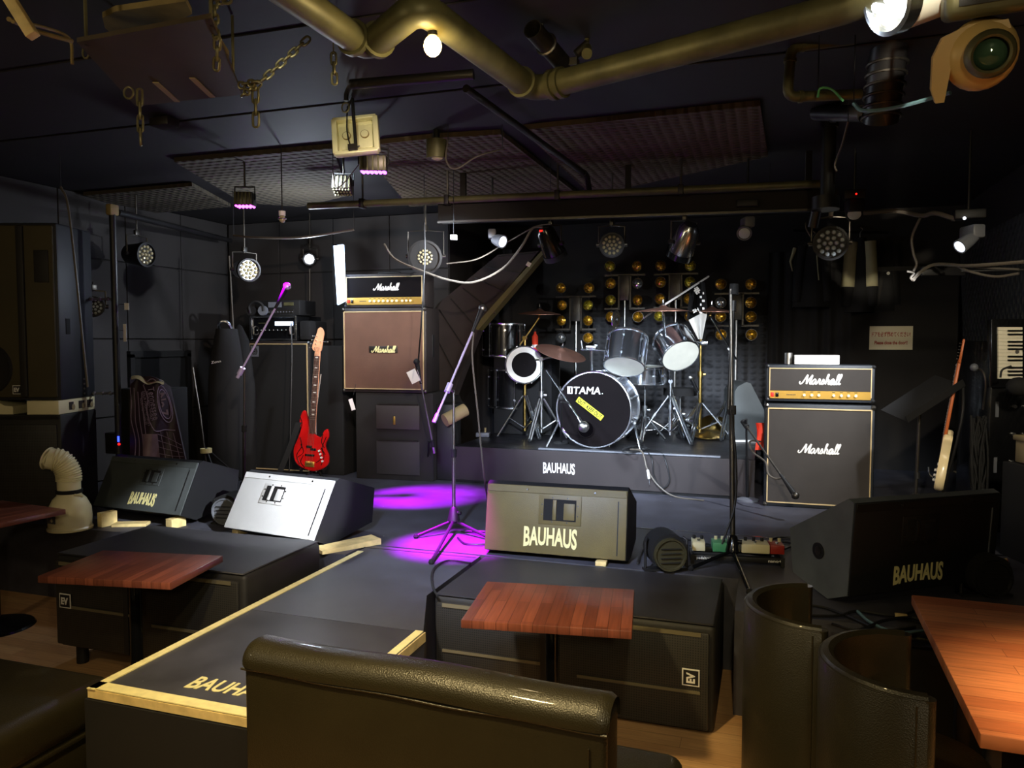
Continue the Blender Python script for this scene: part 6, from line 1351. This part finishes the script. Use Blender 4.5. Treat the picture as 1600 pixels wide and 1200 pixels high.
# keyboard on its end
kp = PD(1578, 552, 4.9); Mk = frame(kp, RT, UP)
kb = MB().box((.0, .0, -.03), (.23, .44, .05), 'blackgloss', M=Mk, bev=.008)
wk = MB(); bk = MB()
for i in range(14): wk.box((.0, .155-i*.0235, .0), (.155, .0225, .012), 'keyw', M=Mk, bev=.001, seg=1)
for i in (0, 1, 3, 4, 5, 7, 8, 10, 11, 12): bk.box((.03, .155-.0118-i*.0235, .010), (.10, .011, .012), 'blackgloss', M=Mk, bev=.001, seg=1)
T('keyboard', 'small keyboard stood on its end on top of the rack at the right', 'keyboard', [('case', kb), ('white_key', wk), ('black_key', bk)])
T('gooseneck_lamp', 'folded gooseneck lamp arm beside the keyboard', 'lamp', MB().tube([PD(1522, 574, 4.85), PD(1535, 580, 4.85), PD(1540, 600, 4.85), PD(1536, 640, 4.9)], .006, 'steel_dark', sm=5).ball(tuple(PD(1522, 574, 4.85)), .025, 'plasticgrey', n=10))
T('cloth_heap', 'crumpled black bag on top of the rack beside the keyboard', 'bag', MB().ball(tuple(PD(1592, 604, 4.7)), .065, 'blackmatte', n=14, sc=(1.1, .8, .9)).tube([PD(1563, 590, 4.65), PD(1566, 578, 4.65), PD(1580, 572, 4.65)], .006, 'black', sm=4))
# cable heap on stage lower right
for i, (pts, lb) in enumerate((([(1256, 945), (1290, 950), (1330, 965), (1380, 985), (1430, 980)], 'black cable stretching right across the stage behind the tub chairs'),
        ([(1256, 962), (1310, 962), (1340, 955), (1400, 962), (1440, 950)], 'black cable crossing behind the nearer tub chair'),
        ([(1340, 955), (1360, 972), (1400, 988), (1450, 985)], 'pale blue-grey cable curving in the heap behind the large table'),
        ([(1300, 975), (1340, 985), (1380, 970), (1420, 965), (1450, 972)], 'dark cable at the front of the heap behind the nearer tub chair'))):
    cable(lb, [PZ(x, y, ST+.012+.004*i) for x, y in pts], .007, 'cable_blue' if i == 2 else 'cable')
T('cable_connector', 'pale yellow plug in the cable heap behind the large table', 'connector', MB().box(tuple(PZ(1408, 962, ST+.02)), (.05, .02, .018), 'ply', bev=.003))
T('red_flag', 'crumpled red and white packet behind the right can light', 'packet', MB().slab([PD(1548, 880, 4.2), PD(1575, 874, 4.2), PD(1578, 895, 4.2), PD(1565, 892, 4.2)], .02, 'pedal_r', nrm=(0, 1, 0)).slab([PD(1548, 878, 4.19), PD(1574, 872, 4.19), PD(1574, 880, 4.19), PD(1552, 884, 4.19)], .01, 'strip', nrm=(0, 1, 0)))

# ================================================================== left side
dP = 5.3
def pbox(name, label, x0, x1, y0, y1, dd, depth, m, parts_extra, cat='speaker', z0=None):
    a = PD(x0, y1, dd); b = PD(x1, y0, dd)
    w_ = (b-a).dot(RT); h_ = b.z-a.z if z0 is None else b.z-z0; zb = a.z if z0 is None else z0
    c = V(((PD(x0, 600, dd)+PD(x1, 600, dd))/2)); return c, w_, h_, zb
zs = PD(90, 648, dP).z; zt0 = PD(90, 625, dP).z; zt1 = PD(90, 348, dP).z
xc0 = PD(93, 600, dP); w_ = .74
cc = V((xc0.x, xc0.y, 0))-RT*(w_/2)
Mx = Matrix.Translation((cc.x, cc.y, 0)) @ Matrix.Rotation(YAW, 4, 'Z')
body = MB().box((0, .23, (zs-ST)/2), (w_, .46, zs-ST), 'sub', bev=.012)
gr = MB().box((0, -.004, (zs-ST)/2-.02), (w_-.05, .014, zs-ST-.10), 'perf', bev=.004)
T('subwoofer', 'large black subwoofer cabinet standing at the far left under the loudspeaker', 'speaker', [('cabinet', body), ('grille', gr), ('top_lip', MB().box((0, .0, zs-ST-.02), (w_-.02, .03, .02), 'pipe_dark'))], loc=(cc.x, cc.y, ST), rz=18.5)
# white plank with pictured side between sub and top
pl = MB()
pl.prism([(-w_/2, 0), (-w_/2+.10, 0), (-.0, 0), (w_/2-.36+.02, 0), (w_/2-.36+.02, .055), (w_/2-.40, .06), (w_/2-.46, .095), (-w_/2, .095)], .02, .30, 'cream')
pl.box((w_/2-.115, .22, .048), (.22, .46, .095), 'cream', bev=.003)
pc = MB()
for (yq, s_) in ((.14, .05), (.27, .07), (.38, .07)): pc.cut(); pc.box((w_/2-.003, yq, .05), (.004, s_, .055), 'stair'); pc.ball((w_/2, yq+.02, .04), .022, 'strip', n=10, sc=(.15, 1, 1))
T('packing_board', 'cream packing boards with printed pictures between the subwoofer and loudspeaker', 'board', [('board', pl), ('picture', pc, 'brown printed pictures')], loc=(cc.x, cc.y, zs), rz=18.5)
h_ = zt1-zt0+.0
body = MB().box((0, .24, h_/2), (w_, .44, h_), mat('pa_cab', (34, 35, 40), .55, var=.1), bev=.02)
gr = MB().box((-.0, .012, h_/2), (w_-.04, .02, h_-.04), mat('pa_grille', (66, 59, 36), .7, bump=.4, bscale=350, var=.2, vscale=2), bev=.012)
rb = MB().box((w_/2-.24, -.0, h_*.5), (.05, .03, h_-.05), K['sub'], bev=.008); hn = MB()
hn.lathe([(.19, -.02), (.17, .012), (.15, .004), (.001, -.0)], K['sub'], n=32, M=frame((w_/2-.50, -.002, .22), (1, 0, 0), (0, 0, 1)))
hn.cut(); hn.box((w_/2-.10, -.0, h_-.30), (.10, .01, .22), K['sub'], bev=.004)
bd = MB(); badge(bd, frame((w_/2-.29, -.004, .075), (1, 0, 0), (0, 0, 1)), .06)
hs = MB().box((w_/2+.001, .12, h_*.42), (.006, .05, .11), 'blackmatte', bev=.002)
for i in range(4): hs.ball((w_/2+.004, .30, .03+.035*i), .008, 'steel', n=6)
T('loudspeaker', 'tall dark loudspeaker on the subwoofer at the far left edge', 'speaker', [('cabinet', body), ('grille', gr), ('divider', rb), ('speaker_cone', hn), ('badge', bd, 'square white badge'), ('side_handle', hs)], loc=(cc.x, cc.y, zs+.097), rz=18.5)
# cream humidifier with bent hose
c = PZ(110, 826, ST); 
b = MB().lathe([(.001, 0), (.135, 0), (.138, .012), (.128, .022), (.132, .08), (.128, .14), (.10, .20), (.075, .225), (.072, .24), (.001, .24)], 'cream', n=40)
st = MB().lathe([(.073, .238), (.080, .240), (.080, .262), (.073, .264)], 'blackmatte', n=32); nk = MB().cyl((0, 0, .24), (0, 0, .325), .07, 'cream', n=32)
hs = MB(); pts = crom([(0, 0, .32), (.0, -.0, .37), (-.02, -.01, .43), (-.065, -.03, .475), (-.115, -.05, .475)], 7)
fine = crom([(0, 0, .315), (.0, 0, .36), (-.012, -.008, .41), (-.045, -.022, .455), (-.105, -.05, .475)], 16)
prof = []
n_ = 26; N_ = len(fine); vv = []; ff = []
for i, p in enumerate(fine):
    d = (fine[min(i+1, N_-1)]-fine[max(i-1, 0)]).normalized(); u = V((0, 1, 0)); u = (u-d*u.dot(d)).normalized(); w3 = d.cross(u)
    rr = .072+(.006 if (i//2) % 2 else -.002)
    if i > N_-8: rr = .070
    for j in range(n_): t = 2*math.pi*j/n_; vv.append(p+(u*math.cos(t)+w3*math.sin(t))*rr)
for i in range(N_-1):
    for j in range(n_): q = (j+1) % n_; ff.append((i*n_+j, i*n_+q, (i+1)*n_+q, (i+1)*n_+j))
hs.add(vv, ff, 'cream')
d = (fine[-1]-fine[-3]).normalized(); Mo = frame(fine[-1], d.cross(V((0, 0, 1))), d.cross(d.cross(V((0, 0, 1)))))
cap = MB().lathe([(.072, -.01), (.076, .0), (.070, .004), (.06, .0), (.058, -.02), (.001, -.022)], 'cream', n=26, M=frame(fine[-1], (0, 1, 0), d.cross(V((0, 1, 0)))) if frame(fine[-1], (0, 1, 0), d.cross(V((0, 1, 0)))).to_3x3().col[2].dot(d) > 0 else frame(fine[-1], (0, 1, 0), -d.cross(V((0, 1, 0)))))
sw = MB().tube([(.07, -.05, .235), (.11, -.06, .235), (.13, -.06, .228)], .008, 'cream'); lb = MB().box((0, 0, 0), (.075, .05, .002), 'plasticgrey', M=frame((-.045, -.122, .085), (1, -.35, 0), (0, 0, 1))); lb.box((0, .055, 0), (.05, .03, .002), 'strip', M=frame((-.045, -.121, .085), (1, -.35, 0), (0, 0, 1)))
T('humidifier', 'cream round-bellied humidifier with a bent ribbed hose on top', 'humidifier', [('tank', b), ('strap', st, 'black strap'), ('neck', nk), ('bent_hose', hs), ('hose_mouth', cap), ('handle', sw), ('label', lb, 'grey picture label')], loc=(c.x, c.y, ST), rz=15)
# banner cloth
def ban(u, v):
    x = 203+u*(62+26*v); y = 596+128*v-14*math.sin(u*3.1)*(1-v)*.9+18*u*(1-v)*.5+ (-6 if u < .12 else 0)*(1-v)
    return PD(x, y, 5.6+.05*math.sin(u*7+v*3)+.12*(1-v))
bn = MB().grid(ban, 24, 24, 'banner', th=.012)
ln = MB()
def bl(pts, r=.0028): ln.tube([ban(u, v)+V((0, -.006, 0)) for u, v in pts], r, 'bannerline', n=5, sm=4)
for i in range(4): bl([(.02+.09*i, .12+.02*i), (.05+.08*i, .3), (.04+.09*i, .5), (.12+.07*i, .72), (.10+.08*i, .95)])
for i in range(5): bl([(.55, .66+.075*i), (.78, .70+.07*i), (.99, .76+.05*i)], .002)
for i in range(3): bl([(.62+.13*i, .62), (.66+.13*i, .98)], .002)
bl([(.34, .10), (.42, .25), (.38, .4), (.50, .62), (.72, .60), (.93, .58)], .004); bl([(.34, .10), (.6, .02), (.85, .12)], .004)
ov = MB()
def ovl(rr): ov.tube([ban(.80+rr*.16*math.cos(t), .28+rr*.22*math.sin(t))+V((0, -.006, 0)) for t in [i*.35 for i in range(18)]], .0035, 'bannerline', closed=True, n=5)
ovl(1); ovl(.8)
ov.text('No.7', .17, .065, 'bannerline', frame(ban(.80, .28)+V((0, -.03, 0)), -UP+RT*.18, RT), bold=.03)
ov.text('Tennessee', .24, .045, 'bannerline', frame(ban(.60, .30)+V((0, -.03, 0)), -UP+RT*.18, RT), bold=.0)
for i, s_ in enumerate((.22, .26, .20)): ov.text('SOUR MASH WHISKEY', s_, .018, 'bannerline', frame(ban(.50-.07*i, .34+.03*i)+V((0, -.03, 0)), -UP+RT*.18, RT), bold=.0)
gl = MB().grid(lambda u, v: ban(.26+.30*u, .66+.33*v)+V((0, -.008-.01*math.sin(u*3.1), 0)), 8, 8, mat('glass_print', (120, 96, 110), .5, var=.3, vscale=8))
T('banner', 'dark printed bar banner draped at the left, white ornamental lettering', 'banner', [('cloth', bn), ('line_print', ln), ('lettering', ov, 'white ornamental lettering'), ('glass_picture', gl, 'pale pinkish printed glass')])
T('folded_towel', 'pale crumpled cloth lying on top of the printed banner', 'cloth', MB().grid(lambda u, v: PD(205+48*u, 588+9*u-3*math.sin(u*9)+5*v, 5.72-.1*v), 12, 4, 'strip', th=.02))
T('side_table', 'dark crate behind the printed banner holding it up', 'crate', MB().box((0, 0, 0), (.42, .3, .62), 'blackmatte', M=Matrix.Translation(PD(240, 668, 5.98)) @ Matrix.Rotation(YAW, 4, 'Z'), bev=.01))
# black gig bag with small white mark
def bag(u, v):
    a = math.pi*u; wv = .17*(.55+.45*math.sin(min(1, v*2.6)*1.57))*(1-.25*max(0, v-.7)/.3*0); z = 1.35*(1-v)
    return (-(wv)*math.cos(a)+.05*(1-v), -.11*math.sin(a)-.0, z)
bb = MB().grid(bag, 22, 26, 'jacket'); bb.grid(lambda u, v: (lambda p: (p[0], .02, p[2]))(bag(u, v)), 22, 26, 'jacket')
mk = MB().text('Zenn', .10, .022, 'white', frame((.0, -.113, 1.06), (1, -.1, .15), (0, 0, 1)), bold=.0)
hn = MB().tube([(.0, -.05, 1.33), (.03, -.1, 1.40), (.09, -.08, 1.41), (.12, -.03, 1.33)], .014, 'chrome', sm=4)
c = PD(352, 728, 6.9)
T('guitar_bag', 'black padded guitar bag leaning in the left back corner', 'bag', [('bag_body', bb), ('brand_mark', mk, 'small white lettering'), ('handle', hn)], loc=(c.x, c.y, ST), rz=8)
T('guitar_bag', 'second dark instrument bag half hidden left of the bass cabinet', 'bag', MB().lathe([(.001, 0), (.14, .0), (.16, .1), (.16, .8), (.10, 1.25), (.03, 1.38), (.001, 1.40)], 'jacket', n=20, M=Matrix.Diagonal((1, .5, 1, 1))), loc=(PD(378, 720, 7.3).x, PD(378, 720, 7.3).y, ST))
# thin stand with white tape ring
c = PD(323, 720, 6.2); f = V((c.x, c.y, ST))
T('cable_stand', 'thin leaning pole stand with a cream tape roll around it, left back', 'stand', [('pole', MB().tube([f+V((.02, 0, .04)), PD(313, 650, 6.25), PD(301, 574, 6.3)], .008, 'steel_dark')), ('leg', MB().tube([PD(322, 700, 6.2), f+V((.28, -.15, .01))], .007, 'black')), ('leg', MB().tube([PD(322, 700, 6.2), f+V((-.2, .1, .01))], .007, 'black')), ('leg', MB().tube([PD(322, 700, 6.2), f+V((.25, .25, .01))], .007, 'black')), ('foot_cone', MB().lathe([(.001, 0), (.06, 0), (.03, .13), (.001, .13)], 'blackmatte', n=18, M=Matrix.Translation(f)))])
p = PD(322, 704, 6.2); T('tape_roll', 'cream roll of tape threaded on the thin leaning pole', 'tape', MB().lathe([(.022, -.018), (.045, -.018), (.045, .018), (.022, .018), (.022, -.018)], 'tape', n=28, M=Matrix.Translation(p)))
# small things
T('power_box', 'little box with blue and red indicator lights on the black pole', 'power box', [('case', MB().box(tuple(PD(180, 692, 5.9)), (.12, .08, .16), 'pipe_dark', bev=.006)), ('indicator', MB().box(tuple(PD(185, 686, 5.7)), (.01, .01, .04), 'e_blue'), 'blue light'), ('indicator', MB().ball(tuple(PD(186, 694, 5.7)), .01, 'e_red', n=8), 'red light')])
T('cable_spool', 'pale cardboard tube lying between the left stack and the drum riser', 'tube', MB().cyl(PD(695, 657, 6.75), PD(727, 640, 6.85), .058, 'strip', n=24))
T('dark_flap_case', 'dark slanted case standing between the left stack and the riser', 'case', MB().box((0, 0, .34), (.16, .3, .68), 'black', bev=.01), loc=(PD(705, 735, 7.0).x-.02, PD(705, 735, 7.0).y, ST), rz=10)
T('effect_pedal', 'pale little pedal on the left front corner of the drum riser', 'effects pedal', [('case', MB().box((0, 0, .02), (.13, .10, .04), 'plasticgrey', bev=.005)), ('knob', MB().cyl((.02, 0, .04), (.02, 0, .085), .01, 'strip', n=10))], loc=tuple(onr(755, 682)), rz=12)
T('clamp_light', 'bright vertical light panel glowing beside the left amplifier head', 'stage light', [('panel', MB().slab([PD(521, 384, 6.95), PD(535, 382, 6.8), PD(538, 470, 6.8), PD(527, 476, 6.95)], .03, 'e_screen', nrm=(0, 1, 0))), ('side_frame', MB().slab([PD(517, 380, 6.98), PD(521, 384, 6.95), PD(527, 476, 6.95), PD(522, 478, 6.98)], .05, 'black', nrm=(0, 1, 0)))])
T('wall_cable', 'thin pale lead running down the left back corner', 'cable', MB().tube([PD(358, 400, 7.2), PD(360, 430, 7.2), PD(365, 520, 7.2)], .007, 'cable_g'))
T('dark_speaker_box', 'dark boxes stacked behind the left stack below the glowing panel', 'case', MB().box((0, 0, .60), (.36, .3, 1.2), 'blackmatte', bev=.01), loc=(PD(524, 735, 7.3).x, PD(524, 735, 7.3).y, ST), rz=0)
